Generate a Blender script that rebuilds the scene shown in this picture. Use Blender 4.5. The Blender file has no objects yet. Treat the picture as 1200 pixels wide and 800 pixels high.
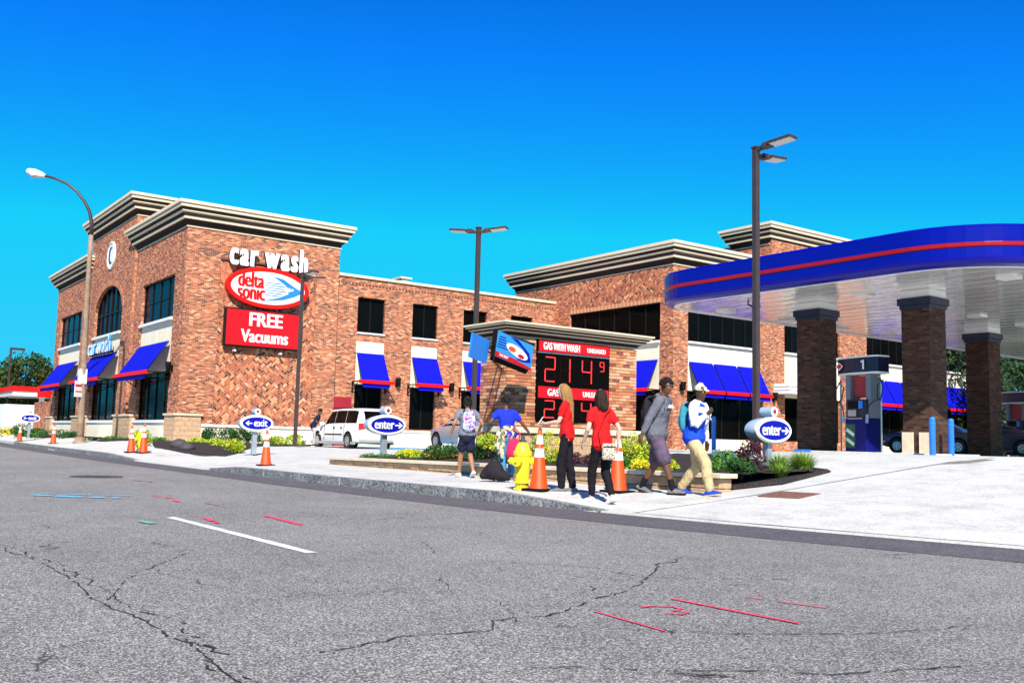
import bpy, bmesh, math, random
from math import sin, cos, pi, radians, sqrt, atan2, exp
from mathutils import Vector, Matrix, Euler
import numpy as np
SC = bpy.context.scene
COL = SC.collection
R = random.Random(7)

# ------------------------------------------------------------------ camera
cam_d = bpy.data.cameras.new('camera'); cam = bpy.data.objects.new('camera', cam_d); COL.objects.link(cam)
F_PX, YAW, PIT, ROL = 1125.13, radians(53.6588), radians(5.90357), radians(1.42248)
fw = Vector((-sin(YAW)*cos(PIT), cos(YAW)*cos(PIT), sin(PIT)))
rt = Vector((cos(YAW), sin(YAW), 0)); up = rt.cross(fw)
r2 = rt*cos(ROL)+up*sin(ROL); u2 = up*cos(ROL)-rt*sin(ROL)
m = Matrix((r2, u2, -fw)).transposed().to_4x4(); m.translation = Vector((0, 0, 0.94))
cam.matrix_world = m
cam_d.sensor_width = 36; cam_d.lens = 36*F_PX/1200; cam_d.clip_end = 3000; cam_d.clip_start = .05
SC.camera = cam

# ------------------------------------------------------------------ light
SUN_EL, SUN_AZ = radians(41), atan2(-0.514, 0.857)
w = bpy.data.worlds.new("World"); SC.world = w; w.use_nodes = True
nt = w.node_tree; bg = nt.nodes['Background']; bg.inputs['Strength'].default_value = 0.115
sky = nt.nodes.new('ShaderNodeTexSky'); sky.sky_type = 'NISHITA'; sky.sun_disc = False
sky.sun_elevation = SUN_EL; sky.sun_rotation = pi/2 - SUN_AZ
sky.air_density = 1.0; sky.dust_density = 0.1; sky.ozone_density = 3.0
mx = nt.nodes.new('ShaderNodeMix'); mx.data_type = 'RGBA'; mx.blend_type = 'MULTIPLY'
mx.inputs[0].default_value = 1.0; mx.inputs[7].default_value = (0.01, 0.27, 0.43, 1)
gm = nt.nodes.new('ShaderNodeGamma'); gm.inputs[1].default_value = 1.7
mn = nt.nodes.new('ShaderNodeVectorMath'); mn.operation = 'MINIMUM'; mn.inputs[1].default_value = (1, 3.4, 5.3)
nt.links.new(sky.outputs[0], gm.inputs[0]); nt.links.new(gm.outputs[0], mx.inputs[6]); nt.links.new(mx.outputs[2], mn.inputs[0]); nt.links.new(mn.outputs[0], bg.inputs['Color'])
sun_d = bpy.data.lights.new('sun', 'SUN'); sun_d.energy = 5.0; sun_d.angle = radians(.5); sun_d.color = (1, .93, .84)
sun = bpy.data.objects.new('sun', sun_d); COL.objects.link(sun)
SDIR = Vector((cos(SUN_EL)*cos(SUN_AZ), cos(SUN_EL)*sin(SUN_AZ), sin(SUN_EL)))
sun.rotation_euler = SDIR.to_track_quat('Z', 'Y').to_euler(); sun.location = (20, -20, 40)
SC.view_settings.view_transform = 'Standard'; SC.view_settings.look = 'None'
SC.view_settings.exposure = 0.66; SC.view_settings.gamma = 1.0

# ------------------------------------------------------------------ object helpers
def tag(o, label=None, cat=None, group=None, kind=None):
    if label: o['label'] = label
    if cat: o['category'] = cat
    if group: o['group'] = group
    if kind: o['kind'] = kind
    return o
def thing(name, label, cat, loc=(0, 0, 0), rot=0, group=None):
    o = bpy.data.objects.new(name, None); COL.objects.link(o); o.location = loc
    o.rotation_euler = rot if isinstance(rot, (tuple, list)) else (0, 0, rot)
    o.empty_display_size = .2
    return tag(o, label, cat, group)
FX = (pi/2, 0, pi/2)      # local x,y,z -> world +Y, up, +X
FY = (pi/2, 0, 0)         # local x,y,z -> world +X, up, -Y
def link(name, me, parent=None, loc=None, rot=None):
    o = bpy.data.objects.new(name, me); COL.objects.link(o)
    if parent: o.parent = parent
    if loc: o.location = loc
    if rot: o.rotation_euler = rot
    return o
def copy_tree(o, parent=None):
    c = o.copy(); COL.objects.link(c)
    if parent is not None: c.parent = parent
    for ch in list(o.children): copy_tree(ch, c)
    return c
class MB:
    def __init__(s): s.v = []; s.f = []; s.mi = []; s.sm = []; s.uv = []; s.m = 0; s.smooth = False
    def add(s, vs, fs, uvs=None):
        b = len(s.v); s.v += [tuple(v) for v in vs]
        for i, f in enumerate(fs):
            s.f.append([b+k for k in f]); s.mi.append(s.m); s.sm.append(s.smooth)
            s.uv.append(uvs[i] if uvs else None)
        return s
    def box(s, c, d, rz=0, rx=0, ry=0):
        x, y, z = d[0]/2, d[1]/2, d[2]/2
        vs = [Vector((a*x, b*y, e*z)) for a in (-1, 1) for b in (-1, 1) for e in (-1, 1)]
        if rz or rx or ry:
            M = Euler((rx, ry, rz)).to_matrix(); vs = [M @ v for v in vs]
        c = Vector(c); vs = [v+c for v in vs]
        return s.add(vs, [(0, 1, 3, 2), (4, 6, 7, 5), (0, 4, 5, 1), (2, 3, 7, 6), (0, 2, 6, 4), (1, 5, 7, 3)])
    def b2(s, a, b):
        return s.box([(a[i]+b[i])/2 for i in range(3)], [abs(b[i]-a[i]) for i in range(3)])
    def quad(s, *p): return s.add(p, [tuple(range(len(p)))])
    def prism(s, pts, z0, z1):       # polygon in xy, extruded in z
        n = len(pts); vs = [(p[0], p[1], z0) for p in pts]+[(p[0], p[1], z1) for p in pts]
        return s.add(vs, [tuple(reversed(range(n))), tuple(range(n, 2*n))]+[(i, (i+1) % n, n+(i+1) % n, n+i) for i in range(n)])
    def tube(s, pts, rad, n=10, cap=True):
        pts = [Vector(p) for p in pts]; k = len(pts)
        rad = rad if isinstance(rad, (list, tuple)) else [rad]*k
        rings = []; prev = None
        for i, p in enumerate(pts):
            t = (pts[min(i+1, k-1)]-pts[max(i-1, 0)]).normalized()
            a = prev if prev is not None else (Vector((1, 0, 0)) if abs(t.x) < .8 else Vector((0, 1, 0)))
            a = (a-t*a.dot(t)).normalized(); prev = a; b = t.cross(a)
            r_ = rad[i]; ra, rb = (r_ if isinstance(r_, (tuple, list)) else (r_, r_))
            rings.append([p+a*(ra*cos(2*pi*j/n))+b*(rb*sin(2*pi*j/n)) for j in range(n)])
        return s.rings(rings, cap)
    def rings(s, rings, cap=True, close=False):
        n = len(rings[0]); k = len(rings); vs = [v for r in rings for v in r]; fs = []
        for i in range(k if close else k-1):
            i2 = (i+1) % k
            for j in range(n):
                fs.append((i*n+j, i*n+(j+1) % n, i2*n+(j+1) % n, i2*n+j))
        if cap and not close: fs += [tuple(reversed(range(n))), tuple((k-1)*n+j for j in range(n))]
        return s.add(vs, fs)
    def lathe(s, prof, c=(0, 0, 0), n=20, cap=True):
        return s.rings([[(c[0]+r*cos(2*pi*j/n), c[1]+r*sin(2*pi*j/n), c[2]+z) for j in range(n)] for r, z in prof], cap)
    def ell(s, c, r, n=14, k=8, rz=0):
        M = Euler((0, 0, rz)).to_matrix(); c = Vector(c)
        return s.rings([[c+M @ Vector((r[0]*sin(a)*cos(2*pi*j/n), r[1]*sin(a)*sin(2*pi*j/n), r[2]*cos(a))) for j in range(n)]
                        for a in [pi-pi*(.04+.92*i/k) for i in range(k+1)]])
    def build(s, name, mats, parent=None, bevel=0, smooth=None, loc=None, rot=None, uv=False):
        me = bpy.data.meshes.new(name); me.from_pydata(s.v, [], s.f)
        for mm in (mats if isinstance(mats, (list, tuple)) else [mats]): me.materials.append(mm)
        me.polygons.foreach_set('material_index', s.mi)
        if smooth is not None: me.polygons.foreach_set('use_smooth', [smooth]*len(s.f))
        else: me.polygons.foreach_set('use_smooth', s.sm)
        if uv:
            l = me.uv_layers.new(name='UVMap'); dat = []
            for f, u in zip(s.f, s.uv):
                dat += [c for p in (u or [(0, 0)]*len(f)) for c in p]
            l.data.foreach_set('uv', dat)
        me.validate(); me.update()
        o = link(name, me, parent, loc, rot)
        if bevel:
            b = o.modifiers.new('bevel', 'BEVEL'); b.width = bevel; b.segments = 2; b.limit_method = 'ANGLE'
        return o
def smooth_angle(o, a=40):
    me = o.data; me.polygons.foreach_set('use_smooth', [True]*len(me.polygons))
    try: me.set_sharp_from_angle(angle=radians(a))
    except Exception: pass
    return o
def text(name, body, size, mat, parent, loc, sx=1.0, depth=.01, bold=0.0, align='CENTER', rot=None, shear=0, dup=0):
    cu = bpy.data.curves.new('lettering', 'FONT'); cu.body = body; cu.size = size; cu.extrude = depth/2; cu.offset = bold
    cu.align_x = align; cu.align_y = 'CENTER'; cu.resolution_u = 3; cu.shear = shear
    t = bpy.data.objects.new('tmp', cu); COL.objects.link(t); bpy.context.view_layer.update()
    me = bpy.data.meshes.new_from_object(t.evaluated_get(bpy.context.evaluated_depsgraph_get()))
    bpy.data.objects.remove(t); me.transform(Matrix.Diagonal((sx, 1, 1, 1))); me.name = name
    if dup:                               # heavier upright strokes, as in a bold face
        bm = bmesh.new(); bm.from_mesh(me); v0 = bm.verts[:]; f0 = bm.faces[:]
        r_ = bmesh.ops.duplicate(bm, geom=v0+bm.edges[:]+f0); nv = [g for g in r_['geom'] if isinstance(g, bmesh.types.BMVert)]
        for v in nv: v.co.x += dup; v.co.z -= .003
        for v in v0: v.co.x -= dup
        bm.to_mesh(me); bm.free()
    me.materials.clear(); me.materials.append(mat)
    return link(name, me, parent, loc, rot)

# ------------------------------------------------------------------ material helpers
class E:                                  # small arithmetic on shader sockets
    def __init__(s, nt, k): s.nt = nt; s.k = k
    def op(s, o, b=None, c=None):
        n = s.nt.nodes.new('ShaderNodeMath'); n.operation = o
        for i, v in enumerate((s, b, c)):
            if v is None: continue
            if isinstance(v, E): s.nt.links.new(v.k, n.inputs[i])
            else: n.inputs[i].default_value = v
        return E(s.nt, n.outputs[0])
    def __add__(s, b): return s.op('ADD', b)
    def __sub__(s, b): return s.op('SUBTRACT', b)
    def __mul__(s, b): return s.op('MULTIPLY', b)
    def fl(s): return s.op('FLOOR')
    def fr(s): return s.op('FRACT')
    def gt(s, b): return s.op('GREATER_THAN', b)
    def lt(s, b): return s.op('LESS_THAN', b)
def newmat(name):
    m = bpy.data.materials.new(name); m.use_nodes = True; nt = m.node_tree
    return m, nt, nt.nodes['Principled BSDF']
def ramp(nt, fac, stops, const=False):
    r = nt.nodes.new('ShaderNodeValToRGB'); e = r.color_ramp.elements
    while len(e) < len(stops): e.new(.5)
    for i, (p, c) in enumerate(stops): e[i].position = p; e[i].color = (*c, 1)
    if const: r.color_ramp.interpolation = 'CONSTANT'
    nt.links.new(fac, r.inputs[0]); return r.outputs[0]
def mat(name, col, rough=.6, var=.12, scale=3., bump=0., bscale=40., metal=0., spec=.5, emit=0, coat=0, island=0, dirt=0, dirtcol=(.1, .08, .06), alpha=1, trans=0):
    m, nt, bs = newmat(name)
    bs.inputs['Roughness'].default_value = rough; bs.inputs['Metallic'].default_value = metal
    bs.inputs['Specular IOR Level'].default_value = spec; bs.inputs['Coat Weight'].default_value = coat
    tc = nt.nodes.new('ShaderNodeTexCoord')
    n = nt.nodes.new('ShaderNodeTexNoise'); n.inputs['Scale'].default_value = scale; n.inputs['Detail'].default_value = 6
    nt.links.new(tc.outputs['Object'], n.inputs['Vector'])
    lo = tuple(c*(1-var) for c in col); hi = tuple(min(1, c*(1+var)) for c in col)
    out = ramp(nt, n.outputs[0], [(.3, lo), (.7, hi)])
    if island:
        g = nt.nodes.new('ShaderNodeNewGeometry'); mm = nt.nodes.new('ShaderNodeMix'); mm.data_type = 'RGBA'; mm.blend_type = 'MULTIPLY'; mm.inputs[0].default_value = 1
        rr = ramp(nt, g.outputs['Random Per Island'], [(0, (1-island,)*3), (1, (1+island,)*3)])
        nt.links.new(out, mm.inputs[6]); nt.links.new(rr, mm.inputs[7]); out = mm.outputs[2]
    if dirt:
        n3 = nt.nodes.new('ShaderNodeTexNoise'); n3.inputs['Scale'].default_value = scale*3.3; n3.inputs['Detail'].default_value = 8
        nt.links.new(tc.outputs['Object'], n3.inputs['Vector'])
        f = ramp(nt, n3.outputs[0], [(.55, (0, 0, 0)), (.72, (dirt,)*3)])
        mm = nt.nodes.new('ShaderNodeMix'); mm.data_type = 'RGBA'; nt.links.new(f, mm.inputs[0]); nt.links.new(out, mm.inputs[6]); mm.inputs[7].default_value = (*dirtcol, 1); out = mm.outputs[2]
    nt.links.new(out, bs.inputs['Base Color'])
    rn = E(nt, n.outputs[0])*.16+(rough-.08); nt.links.new(rn.k, bs.inputs['Roughness'])
    if bump:
        n2 = nt.nodes.new('ShaderNodeTexNoise'); n2.inputs['Scale'].default_value = bscale; n2.inputs['Detail'].default_value = 4
        nt.links.new(tc.outputs['Object'], n2.inputs['Vector'])
        b = nt.nodes.new('ShaderNodeBump'); b.inputs['Strength'].default_value = bump; b.inputs['Distance'].default_value = .02
        nt.links.new(n2.outputs[0], b.inputs['Height']); nt.links.new(b.outputs[0], bs.inputs['Normal'])
    if emit:
        nt.links.new(out, bs.inputs['Emission Color']); bs.inputs['Emission Strength'].default_value = emit
    if trans: bs.inputs['Transmission Weight'].default_value = trans
    return m
BR = [(0, (.04, .014, .01)), (.1, (.15, .035, .018)), (.22, (.32, .07, .028)), (.5, (.45, .11, .038)), (.76, (.56, .175, .065)), (.93, (.66, .28, .12)), (1, (.76, .44, .26))]
def brick_mat(name, bw, bh, herring=False, stops=BR, mortar=(.5, .34, .23), mw=.012, dark=1.0):
    m, nt, bs = newmat(name); bs.inputs['Roughness'].default_value = .85
    uv = nt.nodes.new('ShaderNodeUVMap'); sp = nt.nodes.new('ShaderNodeSeparateXYZ'); nt.links.new(uv.outputs[0], sp.inputs[0])
    u, v = E(nt, sp.outputs[0]), E(nt, sp.outputs[1])
    if not herring:
        rv = v*(1/bh); row = rv.fl(); off = row.op('MODULO', 2.0)*.5
        ru = u*(1/bw)+off; cu = ru.fl(); fu = ru.fr(); fv = rv.fr()
        mo = fu.lt(mw/bw).op('MAXIMUM', fv.lt(mw/bh)); ia, ib = cu, row
    else:
        k = 1/(bw/2)*.7071
        a = u*k+v*k+1000.; b = v*k-u*k+1000.
        i, j = a.fl(), b.fl(); fa, fb = a.fr(), b.fr()
        md = (i-j+4000.).op('MODULO', 4.0).op('ROUND')
        hz = md.lt(1.5); m0 = md.lt(.5); m1 = md.gt(.5)*hz; m3 = md.gt(2.5); vt = md.gt(1.5); m2 = vt-m3
        ia = i-m1; ib = j-m2
        e = mw/(bw/2)
        mo = (hz*(fb.lt(e))).op('MAXIMUM', m0*(fa.lt(e))).op('MAXIMUM', vt*(fa.lt(e))).op('MAXIMUM', m3*(fb.lt(e)))
    cb = nt.nodes.new('ShaderNodeCombineXYZ'); nt.links.new(ia.k, cb.inputs[0]); nt.links.new(ib.k, cb.inputs[1])
    wn = nt.nodes.new('ShaderNodeTexWhiteNoise'); wn.noise_dimensions = '2D'; nt.links.new(cb.outputs[0], wn.inputs['Vector'])
    c = ramp(nt, wn.outputs['Value'], [(p, tuple(x*dark for x in q)) for p, q in stops])
    ns = nt.nodes.new('ShaderNodeTexNoise'); ns.inputs['Scale'].default_value = .9; ns.inputs['Detail'].default_value = 3; nt.links.new(uv.outputs[0], ns.inputs['Vector'])
    tint = ramp(nt, ns.outputs[0], [(.3, (.8, .78, .78)), (.7, (1.12, 1.1, 1.08))])
    mm = nt.nodes.new('ShaderNodeMix'); mm.data_type = 'RGBA'; mm.blend_type = 'MULTIPLY'; mm.inputs[0].default_value = 1
    nt.links.new(c, mm.inputs[6]); nt.links.new(tint, mm.inputs[7])
    m2_ = nt.nodes.new('ShaderNodeMix'); m2_.data_type = 'RGBA'; nt.links.new(mo.k, m2_.inputs[0]); nt.links.new(mm.outputs[2], m2_.inputs[6]); m2_.inputs[7].default_value = (*[x*dark for x in mortar], 1)
    nt.links.new(m2_.outputs[2], bs.inputs['Base Color'])
    h = (mo*-1.+1.)+E(nt, wn.outputs['Value'])*.5
    b = nt.nodes.new('ShaderNodeBump'); b.inputs['Strength'].default_value = .7; b.inputs['Distance'].default_value = .012
    nt.links.new(h.k, b.inputs['Height']); nt.links.new(b.outputs[0], bs.inputs['Normal'])
    return m
def speckle_mat(name, stops, scale, rough=.9, big=(.85, 1.12), bigscale=.35, bump=.5, crack=0, stain=0):
    m, nt, bs = newmat(name); bs.inputs['Roughness'].default_value = rough
    tc = nt.nodes.new('ShaderNodeTexCoord')
    def noise(sc, det=3, rg=.6):
        n = nt.nodes.new('ShaderNodeTexNoise'); n.inputs['Scale'].default_value = sc; n.inputs['Detail'].default_value = det; n.inputs['Roughness'].default_value = rg
        nt.links.new(tc.outputs['Object'], n.inputs['Vector']); return n.outputs[0]
    vo = nt.nodes.new('ShaderNodeTexVoronoi'); vo.inputs['Scale'].default_value = scale; nt.links.new(tc.outputs['Object'], vo.inputs['Vector'])
    sx = nt.nodes.new('ShaderNodeSeparateXYZ'); nt.links.new(vo.outputs['Color'], sx.inputs[0])
    f = E(nt, sx.outputs[0])*.7+E(nt, noise(scale*.45, 4, .7))*.6-.15
    c = ramp(nt, f.k, stops)
    def mul(a, b):
        mm = nt.nodes.new('ShaderNodeMix'); mm.data_type = 'RGBA'; mm.blend_type = 'MULTIPLY'; mm.inputs[0].default_value = 1
        nt.links.new(a, mm.inputs[6]); nt.links.new(b, mm.inputs[7]); return mm.outputs[2]
    c = mul(c, ramp(nt, noise(bigscale, 5), [(.3, (big[0],)*3), (.7, (big[1],)*3)]))
    if stain: c = mul(c, ramp(nt, noise(bigscale*5, 8, .75), [(.3, (1-stain,)*3), (.55, (1, 1, 1))]))
    if crack:
        mp = nt.nodes.new('ShaderNodeMapping'); nt.links.new(tc.outputs['Object'], mp.inputs[0])
        nz = nt.nodes.new('ShaderNodeTexNoise'); nz.inputs['Scale'].default_value = 1.3; nz.inputs['Detail'].default_value = 8; nt.links.new(tc.outputs['Object'], nz.inputs['Vector'])
        va = nt.nodes.new('ShaderNodeVectorMath'); va.operation = 'MULTIPLY_ADD'; va.inputs[1].default_value = (1.1, 1.1, 0); nt.links.new(nz.outputs['Color'], va.inputs[0]); nt.links.new(tc.outputs['Object'], va.inputs[2])
        vc = nt.nodes.new('ShaderNodeTexVoronoi'); vc.feature = 'DISTANCE_TO_EDGE'; vc.inputs['Scale'].default_value = .42; nt.links.new(va.outputs[0], vc.inputs['Vector'])
        line = E(nt, vc.outputs[0]).lt(.003)*E(nt, noise(.8, 2)).gt(.56)
        mm = nt.nodes.new('ShaderNodeMix'); mm.data_type = 'RGBA'; nt.links.new((line*crack).k, mm.inputs[0]); nt.links.new(c, mm.inputs[6]); mm.inputs[7].default_value = (.03, .022, .02, 1); c = mm.outputs[2]
    nt.links.new(c, bs.inputs['Base Color'])
    b = nt.nodes.new('ShaderNodeBump'); b.inputs['Strength'].default_value = bump; b.inputs['Distance'].default_value = .008
    nt.links.new(sx.outputs[0], b.inputs['Height']); nt.links.new(b.outputs[0], bs.inputs['Normal'])
    return m

M = {}
M['asphalt'] = speckle_mat('asphalt', [(.1, (.026, .024, .022)), (.36, (.12, .112, .1)), (.6, (.235, .22, .197)), (.78, (.46, .435, .39)), (1, (.74, .7, .64))], 135, crack=.8, stain=.2)
M['asphalt_strip'] = speckle_mat('asphalt_strip', [(.1, (.045, .04, .045)), (.6, (.11, .095, .1)), (1, (.24, .21, .2))], 80, stain=.3)
M['concrete'] = speckle_mat('concrete', [(.1, (.47, .455, .41)), (.6, (.63, .61, .55)), (1, (.72, .7, .63))], 60, big=(.88, 1.1), bump=.15, stain=.3)
M['concrete2'] = speckle_mat('concrete2', [(.1, (.46, .45, .41)), (.6, (.61, .6, .55)), (1, (.71, .69, .63))], 60, big=(.9, 1.06), bump=.15, stain=.2)
M['curb'] = speckle_mat('curb', [(.1, (.08, .08, .09)), (.5, (.2, .2, .2)), (1, (.42, .41, .4))], 34, big=(.75, 1.2), bigscale=1.4, bump=.5, stain=.35)
M['mulch'] = speckle_mat('mulch', [(.1, (.006, .004, .004)), (.6, (.022, .014, .012)), (1, (.07, .04, .03))], 40, bump=1)
M['brick'] = brick_mat('brick', .205, .069)
M['herring'] = brick_mat('herringbone_brick', .21, .105, True)
M['brick_col'] = brick_mat('shaded_column_brick', .24, .08, dark=.13)  # shade under the canopy put into the colour: wall brick tones, strongly darkened
M['brick_one'] = mat('monument_brick', (.42, .14, .07), .85, .25, 20, .5, 60)
M['brick_dk'] = mat('monument_brick_dark', (.2, .07, .04), .85, .25, 20, .5, 60)
M['brick_lt'] = mat('monument_brick_pale', (.62, .34, .19), .85, .2, 20, .5, 60)
M['brick_or'] = mat('monument_brick_orange', (.54, .2, .08), .85, .2, 20, .5, 60)
M['mortar'] = mat('mortar', (.6, .5, .4), .9, .15, 30, .4, 90)
M['block'] = mat('stone_block', (.52, .33, .19), .9, .2, 9, .9, 30, island=.12)
M['cap'] = mat('cast_stone', (.66, .54, .38), .8, .12, 6, .3, 50)
M['stucco'] = mat('cream_stucco', (.8, .72, .54), .9, .05, 2, .25, 120)
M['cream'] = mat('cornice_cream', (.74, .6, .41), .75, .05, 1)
M['taupe'] = mat('cornice_shade_brown', (.04, .028, .022), .85, .15, 1, spec=.1)  # shade under the sloped cornice bands put into the brown; roofs share it
M['white'] = mat('white_paint', (.8, .8, .79), .5, .05, 3)
M['whitegloss'] = mat('white_gloss', (.8, .8, .8), .25, .03, 3)
M['awning'] = mat('awning_canvas', (.002, .004, .45), .8, .1, 1.5, .2, 200, spec=.15)
M['awnblue2'] = mat('awning_dark_blue', (.008, .012, .22), .75, .1, 2)
M['red'] = mat('red_paint', (.8, .008, .005), .6, .06, 3, spec=.15)
M['redsign'] = mat('red_sign_face', (.55, .006, .012), .5, .04, 1, spec=.2)
M['dkred'] = mat('dark_red_door', (.32, .012, .02), .5, .08, 2)
M['glass'] = mat('dark_glass', (.003, .003, .003), .1, .3, .4, spec=.04)
M['glassblue'] = mat('sky_tinted_glass', (.003, .006, .02), .12, .3, .5, spec=.04)
M['frame'] = mat('bronze_frame', (.01, .008, .007), .5, .1, 3, spec=.15)
M['pole'] = mat('bronze_pole', (.05, .03, .024), .45, .15, 4, coat=.2)
M['black'] = mat('black', (.007, .007, .007), .7, .1, 4, spec=.1)
M['face'] = mat('display_black', (.003, .003, .003), .8, .1, 4, spec=.02)
M['rubber'] = mat('rubber', (.018, .018, .018), .8, .1, 4)
M['lampglass'] = mat('led_lens', (.7, .68, .62), .3, .15, 30)
M['blue'] = mat('blue_sign_face', (.003, .006, .32), .5, .04, 1, spec=.15)
M['fascia'] = mat('canopy_blue', (.001, .002, .25), .3, .05, .5, coat=.12, spec=.25)
M['fasciared'] = mat('canopy_red', (.32, .004, .006), .3, .05, .5, coat=.12, spec=.3)
M['soffit'] = mat('white_soffit_metal', (.66, .67, .66), .12, .05, .7, spec=1., coat=1.0)
_n = M['soffit'].node_tree; _t = _n.nodes.new('ShaderNodeTexCoord'); _m = _n.nodes.new('ShaderNodeMapping'); _m.inputs['Scale'].default_value = (.35, 9, 1); _z = _n.nodes.new('ShaderNodeTexNoise'); _z.inputs['Scale'].default_value = 1; _z.inputs['Detail'].default_value = 3
_b = _n.nodes.new('ShaderNodeBump'); _b.inputs['Strength'].default_value = .5; _b.inputs['Distance'].default_value = .03; _p = _n.nodes['Principled BSDF']; _p.inputs['Coat Roughness'].default_value = .04
_n.links.new(_t.outputs['Object'], _m.inputs[0]); _n.links.new(_m.outputs[0], _z.inputs['Vector']); _n.links.new(_z.outputs[0], _b.inputs['Height']); _n.links.new(_b.outputs[0], _p.inputs['Normal']); _n.links.new(_b.outputs[0], _p.inputs['Coat Normal'])
M['navy'] = mat('navy_paint', (.004, .005, .03), .4, .1, 2)
M['grey'] = mat('grey_metal', (.42, .46, .5), .38, .08, 3, metal=.5)
M['greyblue'] = mat('grey_blue_drum', (.3, .4, .5), .35, .1, 3)
M['steel'] = mat('brushed_steel', (.5, .5, .5), .3, .1, 8, metal=.9)
M['bollard'] = mat('bollard_blue', (.015, .16, .62), .4, .08, 3)
M['ltblue'] = mat('banner_blue', (.02, .22, .72), .5, .05, 2)
M['cyan'] = mat('banner_cyan', (.02, .27, .68), .5, .05, 2)
M['yellow'] = mat('hydrant_yellow', (.85, .66, .02), .4, .1, 6, .15, 30, dirt=.5)
M['orange'] = mat('cone_orange', (.82, .07, .003), .5, .08, 8, dirt=.35, dirtcol=(.25, .05, .02))
M['reflect'] = mat('reflective_white', (.82, .84, .85), .4, .05, 20, dirt=.3, dirtcol=(.4, .4, .42))
M['led'] = mat('led_red', (.85, .03, .03), .4, .05, 2, emit=.3)
M['ledoff'] = mat('led_dim', (.018, .002, .002), .8, .1, 2, spec=.05)
M['rust'] = mat('rusty_iron', (.2, .09, .055), .8, .25, 12, .5, 60)
M['iron'] = mat('cast_iron', (.06, .055, .055), .7, .2, 12, .5, 60)
M['galv'] = mat('weathered_pole', (.3, .2, .13), .7, .25, 5, .3, 40, dirt=.5, dirtcol=(.2, .12, .08))
M['carwhite'] = mat('car_white', (.8, .79, .76), .3, .03, 1, coat=.6)
M['carsilver'] = mat('car_silver', (.42, .42, .46), .3, .05, 1, metal=.5, coat=.6)
M['caraqua'] = mat('car_dark', (.03, .03, .06), .25, .05, 1, coat=.6)
M['taillight'] = mat('tail_light', (.5, .02, .02), .2, .1, 5, coat=.5)
M['hub'] = mat('hubcap', (.55, .55, .55), .3, .1, 8, metal=.6)
M['paintwhite'] = speckle_mat('lane_paint', [(.1, (.5, .5, .5)), (.5, (.8, .8, .8)), (1, (.85, .85, .85))], 60, bump=.2)
def leafm(n, c): return mat(n, c, .55, .25, 3, island=.45, spec=.3)
M['leafdk'] = leafm('dark_leaves', (.022, .085, .012)); M['leafmd'] = leafm('green_leaves', (.07, .2, .02))
M['leafyl'] = leafm('yellow_green_leaves', (.36, .46, .02)); M['leafye'] = leafm('yellow_leaves', (.66, .58, .02))
M['leafbl'] = leafm('blue_green_leaves', (.09, .2, .17)); M['leafpu'] = leafm('purple_leaves', (.07, .02, .03))
M['leafor'] = leafm('orange_leaves', (.55, .25, .02)); M['grassbl'] = leafm('grass_blades', (.2, .33, .04))
M['tree'] = leafm('tree_leaves', (.03, .065, .01)); M['treedk'] = leafm('shaded_tree_leaves', (.02, .05, .014))
M['bark'] = mat('bark', (.09, .06, .04), .9, .3, 8, .8, 20)
# ------------------------------------------------------------------ terrain
CX = [-150, -77, -53, -33, -23, -17.6, -12, -10, -7.4, -4.75, 0, 30, 80]
CY = [17, 11.3, 9.6, 8.7, 8.5, 8.4, 8.7, 8.85, 9.2, 9.8, 10.9, 16, 24]
def it(x, a, b): return float(np.interp(x, a, b))
def yc(x): return it(x, CX, CY)
def hc(x): return it(x, [-200, -36, -31.5, -25, -22.5, -12, -9.9, 100], [.15, .15, .02, .02, .15, .15, .02, .02])
def G(x, y):
    c = yc(x)
    if y < c-1e-6: return 0.
    h = hc(x); P = it(x, [-45, -38, -22, -14], [.47, .43, .6, .84]); P2 = it(x, [-45, -38, -22, -14], [.47, .43, .8, .84])
    a = it(y, [c, 12.5, 19, 24], [h, .5, P, P2]); b = it(y, [c, c+.6, 11.7, 17, 24], [h, h+.01, .2, P, P2]); d = it(y, [c, c+.1, 18.5, 24], [h, h, .84, .84])
    wa = it(x, [-37, -33], [1, 0]); wd = it(x, [-11.5, -8.5], [0, 1])
    return wa*a+wd*d+(1-wa-wd)*b

def sheet(name, xs, rows, mtl, dz, kind='structure', par=None):
    # rows: list of functions y(x)
    b = MB()
    P = [[(x, r(x), dz(x, r(x))) for x in xs] for r in rows]
    for i in range(len(rows)-1):
        for j in range(len(xs)-1): b.quad(P[i][j], P[i][j+1], P[i+1][j+1], P[i+1][j])
    o = b.build(name, mtl, par)
    if kind and not par: o['kind'] = kind
    return o
XS = [-900, -500, -250, -150]+[-120+i*1.0 for i in range(170)]+[50, 80, 150, 400, 900]
road = sheet('road', XS, [lambda x: -400, lambda x: -20, lambda x: -4, lambda x: 0, lambda x: 4, lambda x: yc(x)-.02, lambda x: yc(x)+.06], M['asphalt'], lambda x, y: 0. if y < yc(x) else -.004)
lot = sheet('ground', XS, [lambda x: yc(x)-.004, lambda x: yc(x)+.0]+[(lambda x, k=k: yc(x)+k) for k in (.1, .6, 1.2, 1.8, 2.4, 3, 3.6, 4.2, 5, 6, 7, 8, 9, 9.7, 11, 13, 15.5, 20, 30, 60, 150, 600)], M['concrete2'], lambda x, y: G(x, y)-.004*(y > 24))
sheet('gutter', [-90+i*2 for i in range(60)], [lambda x: yc(x)-it(x, [-60, -20, -4, 10], [1.3, 1.05, 1.35, 1.6]), lambda x: yc(x)-.02], M['asphalt_strip'], lambda x, y: .004)
M['joint'] = mat('joint_dirt', (.2, .18, .15), .9, .3, 8)
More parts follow.
